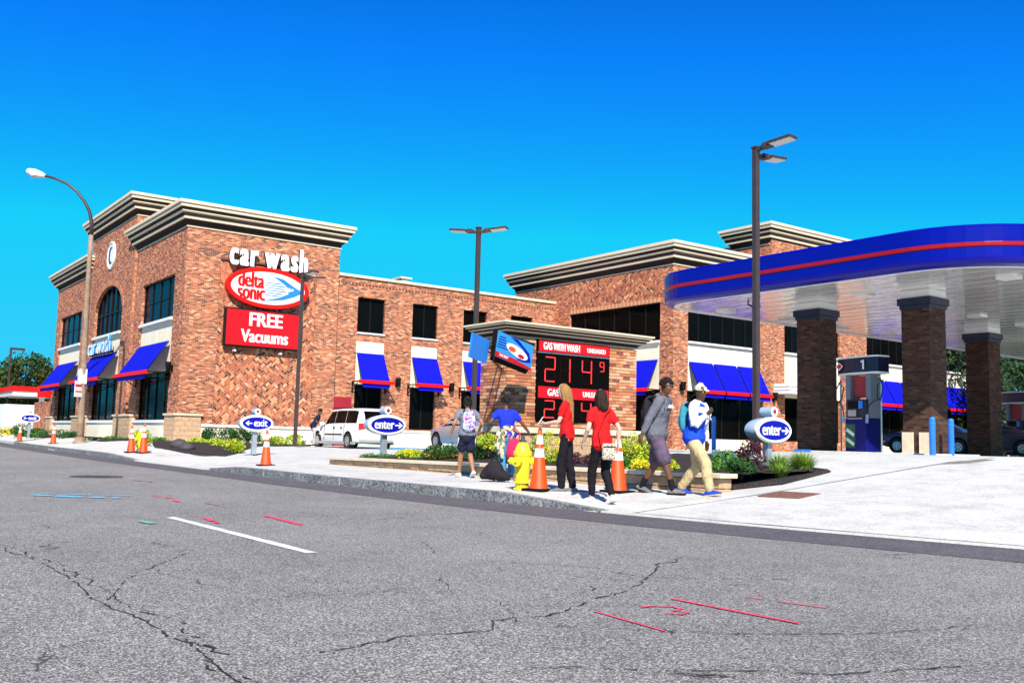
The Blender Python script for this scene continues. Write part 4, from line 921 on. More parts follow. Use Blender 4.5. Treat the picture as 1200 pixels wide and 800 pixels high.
# ------------------------------------------------------------------ canopy over the pumps
CN = thing('station_canopy', 'white pump canopy with rounded glossy blue fascia and red stripe on brick columns', 'canopy', (0, 0, 0))
cx0, cx1, cy0, cy1, crl, crr, ZS = -24.8, -11.3, 23.9, 54.0, 2.1, 3.4, 5.86
def plan(o):
    P = []
    for (px, py, r_, a0) in ((cx1-crr, cy0+crr, crr, -90), (cx1-crr, cy1-crr, crr, 0), (cx0+crl, cy1-crl, crl, 90), (cx0+crl, cy0+crl, crl, 180)):
        for k in range(13): a = radians(a0+90*k/12); P.append((px+(r_+o)*cos(a), py+(r_+o)*sin(a)))
    return P
def loop(b, prof):
    for (o0, z0), (o1, z1) in zip(prof[:-1], prof[1:]):
        A = plan(o0); Bp = plan(o1); n = len(A)
        for k in range(n): b.quad((*A[k], z0), (*A[(k+1) % n], z0), (*Bp[(k+1) % n], z1), (*Bp[k], z1))
b = MB(); loop(b, [(-.35, ZS-.02), (-.1, ZS+.02), (-.02, ZS+.1), (0, ZS+.2), (0, ZS+.46)]); o = b.build('fascia', M['fascia'], CN); smooth_angle(o, 35)
b = MB(); loop(b, [(0, ZS+.461), (.035, ZS+.48), (.035, ZS+.57), (0, ZS+.589)]); o = b.build('red_stripe', M['fasciared'], CN); smooth_angle(o, 35)
b = MB(); loop(b, [(0, ZS+.59), (0, ZS+.98), (-.05, ZS+1.06), (-.2, ZS+1.1), (-.5, ZS+1.1)]); o = b.build('fascia', M['fascia'], CN); smooth_angle(o, 35)
b = MB(); b.quad(*[(*p, ZS+1.05) for p in plan(-.45)]); b.build('deck', M['white'], CN)
b = MB(); loop(b, [(-.55, ZS+.01), (-.55, ZS-.02), (-.34, ZS-.03), (-.33, ZS)]); b.build('edge_trim', M['whitegloss'], CN)
def xlim(y, o=.54):
    def inset(r_, d): return r_-sqrt(max(0, r_*r_-(r_-d)**2)) if d < r_ else 0
    return cx0+o+inset(max(crl-o, .1), max(0, y-cy0-o)), cx1-o-inset(crr-o, max(0, y-cy0-o))
y = cy0+.56; k = 0
while y < cy1-.9:
    ye = y+.4; a0, a1 = xlim(y); e0, e1 = xlim(ye); b = MB(); z = ZS+(.0 if k % 2 else .006)
    b.add([(a0, y+.006, z), (a1, y+.006, z), (e1, ye-.006, z), (e0, ye-.006, z), (a0, y+.006, z+.04), (a1, y+.006, z+.04), (e1, ye-.006, z+.04), (e0, ye-.006, z+.04)], [(3, 2, 1, 0), (0, 1, 5, 4), (1, 2, 6, 5), (2, 3, 7, 6), (3, 0, 4, 7)])
    b.build('soffit_panel', M['soffit'], CN); y = ye; k += 1
b = MB(); b.quad(*[(*p, ZS+.06) for p in plan(-.56)][::-1]); b.build('soffit_deck', M['white'], CN)
for (x, y) in [(x, y) for y in (27, 30.5, 34, 37.5, 41) for x in (-23.5, -17.8, -13.2)]:
    b = MB(); b.box((x, y, ZS-.03), (.5, .5, .06)); b.build('recessed_light', M['whitegloss'], CN)
for (x, y, s_) in ((-21.3, 25.6, 1), (-12.9, 27.6, 1)):
    b = MB(); b.tube([(x, y, ZS), (x, y, ZS-.12), (x+.15, y+.1, ZS-.2)], .03, 6); b.tube([(x+.1, y+.06, ZS-.2), (x+.35, y+.2, ZS-.17)], .06, 8); b.build('camera', M['frame'], CN)
for (x, y) in ((-20.1, 27.7), (-16.2, 27.7), (-19.5, 37.6), (-20.1, 47.6), (-16.2, 47.6)):
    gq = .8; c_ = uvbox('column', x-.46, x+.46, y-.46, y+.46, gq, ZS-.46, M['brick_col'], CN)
    b = MB(); b.box((x, y, ZS-.35), (1.1, 1.1, .22)); b.box((x, y, ZS-.52), (1.0, 1.0, .12)); b.build('capital', M['navy'], c_, .01)
    b = MB(); b.box((x, y, ZS-.12), (.96, .96, .236)); b.build('neck', M['white'], c_)
    if (x, y) != (-16.2, 27.7): continue
    for sx_, sy_ in ((-.28, -.51), (.28, -.51)):
        b = MB(); b.box((x+sx_, y+sy_, gq+.35), (.36 if abs(sy_) > .5 else .06, .06 if abs(sy_) > .5 else .4, .7)); b.build('base_panel', M['cap'], c_, .006)
isl = thing('pump_island', 'raised pump island with a blue edge under the canopy', 'kerb island', (0, 0, 0))
boxes('slab', [((-20.0, 26.4, .8), (-15.2, 29.0, .87))], M['concrete'], isl, .02); boxes('painted_edge', [((-20.0, 26.3, .81), (-19.4, 26.39, .9))], M['bollard'], isl)
def pump(loc, lab, num):
    t = thing('fuel_pump', lab, 'fuel pump', loc, radians(-15)); t.scale = (1.08,)*3
    M['pumpblue'] = mat('pump_blue', (.002, .004, .12), .5, .1, 2, spec=.2); M['pumpgrey'] = mat('pump_grey', (.16, .18, .22), .5, .1, 2)
    b = MB(); b.b2((-.45, -.3, 0), (.45, .3, 1.0)); body = b.build('lower_cabinet', M['pumpblue'], t, .02)
    b = MB(); b.b2((-.43, -.27, 1.0), (.43, .27, 1.55)); up_ = b.build('upper_cabinet', M['navy'], t, .02)
    for s_ in (-1, 1): b = MB(); b.b2((s_*.43-.1, -.2, 1.0), (s_*.43+.1, .2, 2.3)); b.build('side_column', M['pumpgrey'], t, .02)
    b = MB(); b.b2((-.3, -.31, 1.3), (.1, -.27, 1.5)); b.build('display', M['black'], up_); b = MB(); b.b2((-.3, -.32, 1.05), (.05, -.27, 1.24)); b.build('keypad', M['steel'], up_)
    b = MB(); b.b2((.14, -.31, 1.28), (.3, -.27, 1.5)); b.build('screen', M['ltblue'], up_); b = MB(); b.b2((-.32, -.33, .97), (.32, -.28, 1.0)); b.build('shelf', M['steel'], up_)
    b = MB(); b.b2((-.28, -.1, 1.62), (.28, .05, 2.25)); b.build('topper_screen', M['dkred'], t, .02)
    for k in range(2): b = MB(); b.box((-.22, -.305, .3+k*.28), (.36, .012, .1), ry=.5); b.build('stripe', M['leafmd'] if 0 else M['white'], body)
    b = MB(); b.b2((-.43, -.303, .12), (-.02, -.3, .82)); b.build('decal', mat('green_decal', (.01, .12, .04)), body)
    P = [(-1.0+.25*(1-cos(pi*k/8))*0, 0) for k in range(1)]
    pl = [(.98*cos(a)+(.0), .34*sin(a)) for a in [2*pi*k/32 for k in range(32)]]; pl = [(max(-.86, min(.86, x*1.15)), y*1.05) for x, y in pl]
    b = MB(); b.prism(pl, 2.34, 2.78); hd = b.build('header', M['navy'], t)
    for z in (2.3, 2.78): b = MB(); b.prism([(x*1.015, y*1.03) for x, y in pl], z, z+.045); b.build('header_trim', M['white'], hd)
    if num:
        b = MB(); b.b2((.4, -.374, 2.42), (.46, -.362, 2.7)); b.b2((.33, -.374, 2.63), (.4, -.362, 2.68)); b.build('number', M['white'], hd)
        b = MB(); b.add([(-.6+x, -.372, 2.56+z) for x, z in ((-.16, .0), (0, .12), (.17, 0), (0, -.12))]+[(-.6+x, -.366, 2.56+z) for x, z in ((-.16, .0), (0, .12), (.17, 0), (0, -.12))], [(0, 1, 2, 3), (0, 4, 5, 1), (1, 5, 6, 2), (2, 6, 7, 3), (3, 7, 4, 0)]); b.build('emblem', M['white'], hd)
        b = MB(); b.add([(-.6+x, -.378, 2.56+z) for x, z in ((-.1, .0), (0, .08), (.12, 0), (0, -.08))]+[(-.6+x, -.373, 2.56+z) for x, z in ((-.1, .0), (0, .08), (.12, 0), (0, -.08))], [(0, 1, 2, 3), (0, 4, 5, 1), (1, 5, 6, 2), (2, 6, 7, 3), (3, 7, 4, 0)]); b.build('emblem', M['red'], hd)
    for s_ in (-1, 1):
        b = MB(); b.tube([(s_*.85, -.1, 0), (s_*.85, -.1, 2.1), (s_*.8, -.1, 2.2), (s_*.5, 0, 2.25)], .025, 8); b.build('hose_mast', M['steel'], t)
        b = MB(); b.tube([(s_*.82, -.12, 2.15), (s_*1.0, -.15, 1.9), (s_*.95, -.2, 1.55), (s_*.75, -.25, 1.5), (s_*.55, -.3, 1.35), (s_*.5, -.3, 1.1)], .018, 8); b.tube([(s_*.95, -.1, 2.1), (s_*.72, -.1, 1.95), (s_*.75, -.15, 1.6), (s_*.9, -.15, 1.5)], .018, 8); b.build('hose', M['rubber'], t)
        b = MB(); b.tube([(s_*.5, -.3, 1.1), (s_*.5, -.32, .85)], .04, 8); b.build('nozzle', M['greyblue'], t)
pump((-18.2, 27.5, .86), 'near fuel pump with dark header numbered 1 between two brick columns', '1')
pump((-22.9, 47.4, .85), 'farther fuel pump at the right edge behind the third column', None)
for i, (x, y, z, h_, lab) in enumerate(((-15.0, 26.0, .8, 1.12, 'blue steel bollard just right of the second brick column'), (-15.25, 27.45, .8, 1.12, 'blue steel bollard farther right of the second brick column'), (-16.9, 29.9, .8, 1.7, 'taller blue post between the two right bollards'), (-24.6, 27.6, .7, 1.35, 'blue bollard behind the man in the white and blue jacket'))):
    t = thing('bollard', lab, 'bollard', (x, y, z), 0, 'blue bollards'); b = MB(); b.lathe([(.085, 0), (.085, h_-.06), (.07, h_-.02), (.02, h_)], n=14); b.build('post', M['bollard'], t, smooth=False)
    b = MB(); b.lathe([(.088, h_-.2), (.088, h_-.16)], n=14, cap=False); b.build('band', M['ltblue'], t)
t = thing('waste_bin', 'orange and white bin seen under the canopy at the right', 'bin', (-18.0, 32.0, .82)); b = MB(); b.b2((-.2, -.2, 0), (.2, .2, .5)); b.build('bin_body', M['orange'], t, .02); b = MB(); b.b2((-.22, -.22, .51), (.22, .22, .58)); b.build('lid', M['white'], t, .02)
st = thing('goods_rack', 'narrow rack of orange goods behind the right enter sign', 'display rack', (-20.0, 25.0, .7)); boxes('frame', [((-.25, -.2, 0), (.25, .2, .2))], M['black'], st)
for k in range(5):
    for j in range(2): b = MB(); b.b2((-.22+.23*j, -.2, .22+k*.27), (-.02+.23*j, .2, .44+k*.27)); b.build('goods_box', M['orange'], st, .02)
boxes('top_sign', [((-.2, -.03, 1.6), (.2, .03, 1.85))], M['dkred'], st); st.scale = (.6, .6, .72)

# ------------------------------------------------------------------ vehicles
def car(name, lab, cat, loc, rot, paint, st, wheels, ww, glass_x, tail=True, belt=.95):
    # st: stations (x, z0, zshoulder, zroof, half width low, half width roof), x = 0 rear .. L front
    t = thing(name, lab, cat, loc, rot); X = np.array([s_[0] for s_ in st])
    def S(x): return [float(np.interp(x, X, [s_[k] for s_ in st])) for k in range(1, 6)]
    xs = sorted(set([s_[0] for s_ in st]+[st[0][0]+(st[-1][0]-st[0][0])*k/40 for k in range(41)]))
    def ring(x):
        z0, zb, zr, wb, wr = S(x); zr = max(zr, zb+.004)
        half = [(wb*.55, z0), (wb*.93, z0+.03), (wb*.99, z0+.16), (wb, z0+(zb-z0)*.55), (wb*.985, zb-.05), (wb*.95, zb), (wb*.95+(wr-wb*.95)*.5, zb+(zr-zb)*.5), (wr, zr-min(.07, (zr-zb)*.3)), (wr*.9, zr-.012*(zr-zb > .1)), (wr*.5, zr+.015)]
        return [(x, y, z) for y, z in half]+[(x, -y, z) for y, z in reversed(half)]
    b = MB(); b.rings([ring(x) for x in xs]); body = b.build('body', paint, t); smooth_angle(body, 38)
    def gpt(x, f, s_, o=.012):
        z0, zb, zr, wb, wr = S(x); y0, y1 = wb*.95, wr; zt = zr-min(.07, (zr-zb)*.3); return (x, s_*(y0+(y1-y0)*f+o), zb+(zt-zb)*f+o*.3)
    for s_ in (-1, 1):
        for (xa, xb) in glass_x:
            b = MB(); n = 5
            for k in range(n):
                x0, x1_ = xa+(xb-xa)*k/n, xa+(xb-xa)*(k+1)/n; q = [gpt(x0, .12, s_), gpt(x1_, .12, s_), gpt(x1_, .95, s_), gpt(x0, .95, s_)]; b.quad(*(q if s_ < 0 else q[::-1]))
            b.build('side_window', M['glass'], body, smooth=True)
    for x in wheels:
        for s_ in (-1, 1):
            wb = S(x)[3]; z0 = 0
            b = MB(); b.tube([(x, s_*(wb-.02), .36), (x, s_*(wb+.006), .36)], .4, 24); b.build('wheel_arch', M['black'], body)
            b = MB(); b.tube([(x, s_*(wb-.2), .32), (x, s_*(wb-.19), .32), (x, s_*(wb+.01), .32), (x, s_*(wb+.025), .32)], [.29, .32, .32, .29], 24); wh = b.build('wheel', M['rubber'], t)
            b = MB(); b.tube([(x, s_*(wb), .32), (x, s_*(wb+.03), .32)], .2, 20); b.build('rim', M['hub'], wh)
            for k in range(6):
                a = 2*pi*k/6; b = MB(); b.box((x+.12*cos(a), s_*(wb+.031), .32+.12*sin(a)), (.035, .012, .06)); b.build('rim_slot', M['black'], wh)
    return t, body, S, gpt
st = [(0, .42, .98, 1.0, .72, .6), (.06, .3, 1.0, 1.45, .86, .72), (.22, .27, 1.02, 1.7, .93, .76), (.6, .22, 1.02, 1.75, .97, .78), (2.0, .2, 1.02, 1.76, .98, .79), (2.9, .2, 1.0, 1.72, .98, .77), (3.9, .2, .98, 1.1, .97, .62), (4.4, .2, .95, .96, .94, .6), (4.85, .25, .82, .83, .82, .55), (5.0, .36, .6, .61, .65, .4)]
vt, vb, S, gp_ = car('minivan', 'white minivan parked nose first against the low brick wing', 'minivan', (-37.2, 20.25, G(-37.2, 20.2)), pi, M['carwhite'], st, (.95, 4.0), .2, [(.32, 1.3), (1.33, 2.34), (2.37, 3.35)])
b = MB(); q = [(-.025, .62, 1.07), (.025, .66, 1.44), (.125, .66, 1.63)]
for (xa, ya, za), (xb, yb, zb) in zip(q[:-1], q[1:]): b.quad((xa, -ya, za), (xa, ya, za), (xb, yb, zb), (xb, -yb, zb)); b.quad((xa, -ya*1.04, za), (xb, -yb*1.04, zb), (xb+.1, -yb*1.12, zb), (xa+.1, -ya*1.2, za))
b.build('rear_window', M['glass'], vb)
b = MB(); b.b2((1.2, -.7, 1.765), (2.9, -.64, 1.8)); b.build('roof_rail', M['black'], vb); b = MB(); b.b2((1.2, .64, 1.765), (2.9, .7, 1.8)); b.build('roof_rail', M['black'], vb)
b = MB(); b.b2((3.35, -1.14, 1.0), (3.5, -.95, 1.16)); b.build('side_mirror', M['carwhite'], vb, .03); b = MB(); b.b2((3.35, .95, 1.0), (3.5, 1.14, 1.16)); b.build('side_mirror', M['carwhite'], vb, .03)
for s_ in (-1, 1): b = MB(); b.b2((.3, s_*.93, .18), (4.7, s_*.99, .3)); b.build('sill_trim', M['grey'], vb)
for s_ in (-1, 1): b = MB(); b.b2((-.01, s_*.62, .82), (.14, s_*.9, 1.1)); b.build('tail_light', M['taillight'], vb, .03)
b = MB(); b.b2((-.1, -.88, .38), (.12, .88, .58)); b.build('rear_bumper', M['carwhite'], vb, .05); b = MB(); b.b2((-.03, -.26, .7), (.02, .26, .84)); b.build('number_plate', M['yellow'], vb)

for s_ in (-1, 1): b = MB(); b.b2((1.5, s_*.975, .58), (3.2, s_*1.0, .63)); b.build('side_moulding', M['black'], vb)
for x in (1.32, 2.34, 3.3): b = MB(); b.b2((x, .93, .35), (x+.012, .984, 1.02)); b.build('door_seam', M['black'], vb)
for x in (1.5, 2.2): b = MB(); b.b2((x, .97, .88), (x+.18, 1.0, .92)); b.build('door_handle', M['black'], vb)
st2 = [(0, .45, .85, .86, .6, .5), (.06, .3, .93, .94, .8, .6), (.7, .22, .98, 1.0, .88, .62), (1.5, .2, .98, 1.36, .9, .6), (2.1, .2, .97, 1.45, .9, .6), (2.8, .2, .96, 1.38, .9, .6), (3.6, .2, .93, .96, .89, .6), (4.2, .25, .84, .85, .84, .55), (4.55, .34, .6, .61, .64, .4)]
ct, cb, S, gp_ = car('sedan', 'silver grey sedan parked behind the walking women and the planter', 'car', (-33.6, 24.0, G(-33.6, 24)), radians(178), M['carsilver'], st2, (.9, 3.6), .2, [(1.1, 2.1), (2.18, 3.1)])
for s_ in (-1, 1): b = MB(); b.b2((-.02, s_*.5, .68), (.12, s_*.8, .84)); b.build('tail_light', M['taillight'], cb, .03)
ct2, cb2, S, gp_ = car('sedan', 'dark sedan at the right edge under the canopy beyond the third column', 'car', (-21.0, 46.0, .84), radians(200), M['caraqua'], st2, (.9, 3.6), .2, [(1.1, 2.1), (2.18, 3.1)])
ct3, cb3, S, gp_ = car('sedan', 'dark car half hidden between the second and third canopy columns', 'car', (-22.0, 42.5, .84), radians(190), M['caraqua'], st2, (.9, 3.6), .2, [(1.1, 2.1), (2.18, 3.1)])

# ------------------------------------------------------------------ far background
fs_ = thing('distant_gas_station', 'distant red and white canopied station at the far left', 'gas station', (-98, 9, 0))
boxes('canopy_fascia', [((0, 5.2, 3.7), (8, 22, 4.1))], M['whitegloss'], fs_); boxes('red_fascia', [((-.1, 5.1, 4.1), (8.1, 22.1, 4.5))], M['red'], fs_)
boxes('shop', [((-12, 4, .2), (-4, 30, 3.5))], M['frame'], fs_)
for y in (8, 14, 20): b = MB(); b.b2((3.8, y, .2), (4.2, y+.4, 3.7)); b.build('column', M['white'], fs_)
for k, (y0, mk) in enumerate(((10.2, 'leafyl'), (12.0, 'blue'))): b = MB(); b.b2((9, y0, 1.5), (9.1, y0+1.5, 2.8)); b.build('poster', M[mk], fs_)
vn = thing('parked_van', 'white panel van parked in front of the distant station', 'van', (-86, 15.2, .35), radians(100)); b = MB(); b.b2((-2.6, -1, .45), (1.6, 1, 2.5)); b.b2((1.5, -.98, .45), (2.5, .98, 1.5)); b.build('body', M['carwhite'], vn, .15)
b = MB(); b.b2((1.45, -.9, 1.5), (1.95, .9, 2.3)); b.build('windshield', M['glass'], vn, .05)
for x in (-1.7, 1.6):
    for s_ in (-1, 1): b = MB(); b.tube([(x, s_*.8, .35), (x, s_*1.02, .35)], .36, 14); b.build('wheel', M['rubber'], vn)
lw = thing('low_brick_wall', 'low patterned brick wall left of the street block', 'wall', (0, 0, 0)); uvbox('brick_face', -78.5, -72.5, 13.9, 14.4, .3, 2.9, M['herring'], lw, 'xXyYz'); boxes('base', [((-78.6, 13.85, .3), (-72.6, 14.45, .9))], M['block'], lw)
us = thing('red_letter_sign', 'small red sign above the low wall beside the leftmost awning', 'sign', (-75.5, 14.3, 2.9), FX); boxes('panel', [((-.8, .3, 0), (.8, 1.0, .1))], M['red'], us); boxes('post', [((-.04, 0, 0), (.04, .3, .08))], M['pole'], us)
lp2 = thing('lamp_post', 'distant thin lamp post rising above the tree at the far left', 'lamp post', (-95, 14.6, .3)); boxes('pole', [((-.08, -.08, 0), (.08, .08, 7.6))], M['pole'], lp2); boxes('lamp_head', [((-.1, -.1, 7.6), (.1, 1.1, 7.8))], M['pole'], lp2)
hs = thing('grey_roof_house', 'low house with a tan gable roof seen under the canopy at the right', 'house', (-34, 82, .6)); boxes('wall', [((-5, -3, 0), (9, 4, 2.4))], M['stucco'], hs)
b = MB(); b.add([(-5.5, -3.5, 2.4), (9.5, -3.5, 2.4), (9.5, 4.5, 2.4), (-5.5, 4.5, 2.4), (-5.5, .5, 4.8), (9.5, .5, 4.8)], [(0, 1, 5, 4), (2, 3, 4, 5), (0, 4, 3), (1, 2, 5)]); b.build('roof', M['cap'], hs)
for k in range(3): b = MB(); b.b2((-3+k*4, -3.06, .9), (-1.8+k*4, -2.98, 1.9)); b.build('window', M['glass'], hs)
# ------------------------------------------------------------------ vegetation
def leaves(n, rad, size, rng, clumps=0, shell=.55, flatb=True, long=1.0, cen=(0, 0, 0), csz=.28):
    b = MB(); cs = []
    for _ in range(clumps or max(5, n//40)):
        while True:
            p = Vector([rng.uniform(-1, 1) for _ in range(3)])
            if p.length <= 1 and p.length > shell*.8 and (p.z > -.6 or not flatb): break
        cs.append(p)
    for i in range(n):
        c = rng.choice(cs); p = c+Vector([rng.gauss(0, csz*.55) for _ in range(3)])
        if p.length > 1.12: p *= 1.1/p.length
        p = Vector((p.x*rad[0]+cen[0], p.y*rad[1]+cen[1], p.z*rad[2]+cen[2]))
        if flatb and p.z < cen[2]-rad[2]*.95: continue
        u = Vector([rng.uniform(-1, 1) for _ in range(3)]).normalized(); v = u.orthogonal().normalized(); v.rotate(Matrix.Rotation(rng.uniform(0, 6.28), 3, u)); w_ = u.cross(v)
        s_ = size*rng.uniform(.6, 1.3); u2_ = v*s_*long; w2 = w_*s_*.5
        b.add([p-u2_*.5, p+w2*.5+u*s_*.08, p+u2_*.5, p-w2*.5+u*s_*.08], [(0, 1, 2, 3)])
    return b
LEAF = {}
def shrub(loc, rad, mk, lab, n=500, size=.07, name='shrub', seed=1, stem=True, cat='shrub', group='shrubs in the mulch beds', second=None, long=1.4):
    key = (mk, n, size, tuple(rad), second, long); rr = random.Random(seed)
    t = thing(name, lab, cat, loc, rr.uniform(0, 6.28), group)
    if key not in LEAF:
        b = leaves(n, rad, size, rr, clumps=26, shell=.62, long=long, cen=(0, 0, rad[2]*.95), csz=.42); o = b.build('foliage', M[mk], t); LEAF[key] = o.data
    else: link('foliage', LEAF[key], t)
    if second: b = leaves(n//3, (rad[0]*.95, rad[1]*.95, rad[2]*.9), size*.9, rr, shell=.8, cen=(0, 0, rad[2]*1.1), csz=.2); b.build('blossom', M[second], t)
    b = MB(); 
    for k in range(7): a = rr.uniform(0, 6.28); b.tube([(0, 0, -.05), (rad[0]*.3*cos(a), rad[1]*.3*sin(a), rad[2]*.6), (rad[0]*.7*cos(a), rad[1]*.7*sin(a), rad[2]*1.2)], [.018, .012, .006], 5)
    b.build('stem', M['bark'], t)
def grass(loc, h, rad, n, lab, seed=1, mk='grassbl'):
    t = thing('ornamental_grass', lab, 'grass clump', loc, 0, 'ornamental grasses at the planter end'); rr = random.Random(seed); b = MB()
    for _ in range(n):
        a = rr.uniform(0, 6.28); l = h*rr.uniform(.6, 1.1); r0 = rr.uniform(0, .12); lean = rr.uniform(.1, 1)*rad; w_ = .008; dx, dy = cos(a), sin(a); px, py = -dy*w_, dx*w_
        P = [(dx*(r0+lean*s_**1.8), dy*(r0+lean*s_**1.8), l*(s_-.35*s_**3*lean/rad)) for s_ in (0, .35, .7, 1)]
        for k in range(3): f0, f1 = 1-k*.3, 1-(k+1)*.3; b.quad((P[k][0]+px*f0, P[k][1]+py*f0, P[k][2]), (P[k][0]-px*f0, P[k][1]-py*f0, P[k][2]), (P[k+1][0]-px*f1, P[k+1][1]-py*f1, P[k+1][2]), (P[k+1][0]+px*f1, P[k+1][1]+py*f1, P[k+1][2]))
    b.build('blades', M[mk], t)
def bz(x, y, d=0): return (x, y, max(bedz(x, y) if -23.4 < x < -9.9 and 11.7 < y < 16.3 else G(x, y)+.08, 0)+d-.03)
# bed in front of the vacuums sign
SHR = [
 ((-42.9, 14.9, .55), (.36, .36, .36), 'leafdk', 'round clipped dark green shrub, leftmost of the four along the brick wall', 1100, .08, None),
 ((-42.9, 15.6, .55), (.4, .4, .36), 'leafdk', 'round clipped dark green shrub, second from the left along the brick wall', 1100, .08, None),
 ((-42.9, 16.25, .55), (.38, .38, .36), 'leafdk', 'round clipped dark green shrub, third from the left along the brick wall', 1100, .08, None),
 ((-42.9, 16.9, .55), (.36, .36, .35), 'leafdk', 'round clipped dark green shrub, rightmost of the four, behind the exit sign', 1100, .08, None),
 ((-40.5, 13.45, .42), (.5, .5, .18), 'leafyl', 'yellow green low shrub nearest the block pier', 900, .08, 'leafye'),
 ((-40.3, 14.2, .42), (.45, .5, .17), 'leafyl', 'yellow green low shrub beside the one nearest the pier', 900, .08, None),
 ((-36.2, 13.1, .35), (.42, .45, .17), 'leafyl', 'yellow green low shrub left of the exit sign', 900, .07, None),
 ((-33.4, 12.45, .33), (.36, .36, .26), 'leafyl', 'yellow green shrub just left of the lone orange cone', 1000, .07, 'leafye'),
 ((-40, 16.85, .5), (.45, .45, .22), 'leafyl', 'yellow green shrub right of the lone orange cone', 900, .08, None),
 ((-40.5, 17.9, .5), (.4, .5, .26), 'leafyl', 'yellow green shrub at the foot of the vacuums lamp post', 900, .08, None),
 ((-39.5, 16.2, .45), (.3, .3, .2), 'leafmd', 'mid green shrub between the two yellow ones right of the exit sign', 700, .07, None),
 ((-39.6, 11.0, .3), (.42, .36, .38), 'leafyl', 'yellow flowering bush behind the far yellow hydrant', 1100, .08, 'leafye'),
 ((-44.0, 12.9, .4), (.7, .4, .18), 'leafmd', 'low green plants along the first pier of the street block', 700, .08, None),
 ((-49.2, 12.5, .3), (.9, .4, .22), 'leafmd', 'low green plants between the hydrant and the middle pier', 900, .09, None),
 ((-51.5, 12.4, .3), (.8, .4, .18), 'leafdk', 'dark low plant right of the street lamp pole', 900, .09, None),
 ((-59.5, 12.6, .3), (1.1, .5, .3), 'leafdk', 'dark shrub at the small cone left of the street lamp', 1000, .1, None),
 ((-63.0, 12.5, .3), (1.4, .5, .34), 'leafdk', 'dark green shrub under the leftmost awning', 1200, .1, None),
 ((-68.0, 12.3, .3), (1.6, .6, .36), 'leafmd', 'green shrub in front of the low brick wall', 1200, .1, None),
 ((-72.0, 12.2, .3), (1.4, .6, .55), 'leafdk', 'dark shrub at the far left exit sign', 1200, .11, None),
 ((-79.0, 12.2, .3), (1.5, .6, .4), 'leafye', 'bright yellow shrub farthest left on the bed', 1200, .1, None),
 ((-23.3, 12.5, .42), (.26, .26, .07), 'leafmd', 'small green plant at the left end of the front planter', 350, .05, None),
 ((-22.6, 12.55, .42), (.26, .22, .07), 'leafmd', 'small green plant under the left enter sign', 350, .05, None),
 ((-21.4, 12.6, .45), (.34, .34, .13), 'leafyl', 'bright yellow green mound right of the left enter sign', 1100, .05, 'leafye'),
 ((-20.5, 12.8, .45), (.32, .32, .15), 'leafmd', 'green mound next to the bright yellow one', 900, .055, None),
 ((-20.2, 13.4, .5), (.42, .36, .24), 'leafbl', 'blue green bush in front of the silver sedan', 1200, .06, None),
 ((-19.8, 12.5, .45), (.48, .36, .2), 'leafdk', 'dark bush with orange tips left of the woman with the backpack', 1300, .055, 'leafor'),
 ((-18.5, 12.7, .45), (.3, .3, .26), 'leafdk', 'dark green shrub right of the woman with the backpack', 1100, .055, None),
 ((-18.15, 12.75, .75), (.28, .28, .2), 'leafyl', 'yellow green shrub top right of the woman with the backpack', 900, .055, 'leafye'),
 ((-17.0, 12.4, .45), (.2, .2, .16), 'leafdk', 'dark shrub behind the woman in the blue shirt', 700, .05, None),
 ((-15.75, 12.55, .5), (.34, .3, .36), 'leafyl', 'yellow green shrub behind the near hydrant', 1200, .05, 'leafye'),
 ((-14.9, 12.5, .45), (.24, .24, .18), 'leafpu', 'purple black shrub behind the long haired woman', 900, .045, None),
 ((-14.15, 12.55, .45), (.24, .24, .18), 'leafpu', 'purple black shrub behind the woman with the pouch', 900, .045, None),
 ((-13.5, 12.75, .5), (.26, .26, .36), 'leafyl', 'yellow green shrub right behind the cone in the middle of the walkers', 1100, .05, 'leafye'),
 ((-13.0, 12.8, .5), (.28, .26, .4), 'leafyl', 'taller yellow green shrub left of the man in shorts', 1300, .05, 'leafye'),
 ((-13.1, 12.3, .45), (.24, .22, .14), 'leafmd', 'low green shrub in front of the taller yellow one', 800, .05, None),
 ((-12.65, 12.25, .47), (.28, .22, .13), 'leafye', 'low yellow shrub left of the man in shorts', 1000, .045, None),
 ((-12.05, 12.25, .48), (.28, .22, .14), 'leafyl', 'low yellow green shrub between the two men', 1100, .045, 'leafye'),
 ((-11.2, 12.8, .5), (.24, .24, .22), 'leafbl', 'blue green conifer behind the man in the blue jacket', 1200, .045, None),
 ((-11.1, 12.3, .48), (.2, .2, .13), 'leafmd', 'low green plant right of the man in the blue jacket', 800, .045, None),
 ((-10.95, 13.2, .5), (.24, .24, .3), 'leafpu', 'dark purple shrub left of the right enter sign', 1100, .05, None),
 ((-10.6, 12.55, .48), (.26, .24, .16), 'leafdk', 'dark green shrub against the right enter sign post', 1100, .045, None),
 ((-11.0, 12.65, .5), (.2, .2, .2), 'leafmd', 'upright green plant left of the dark shrub at the right enter sign', 900, .045, None),
]
for i, (p, rad, mk, lab, n, sz, sec) in enumerate(SHR): shrub((p[0], p[1], p[2]-.05), rad, mk, lab, n, sz, seed=i+5, second=sec)
grass((-10.75, 13.75, .46), .42, .36, 520, 'grass clump nearest the right enter sign post', 3); grass((-10.55, 14.15, .5), .4, .36, 520, 'grass clump right of the first, towards the apron', 4)
grass((-10.9, 14.5, .52), .4, .34, 460, 'grass clump behind the other two', 5); grass((-10.4, 13.3, .44), .26, .26, 360, 'short grass clump at the front corner of the bed', 6)

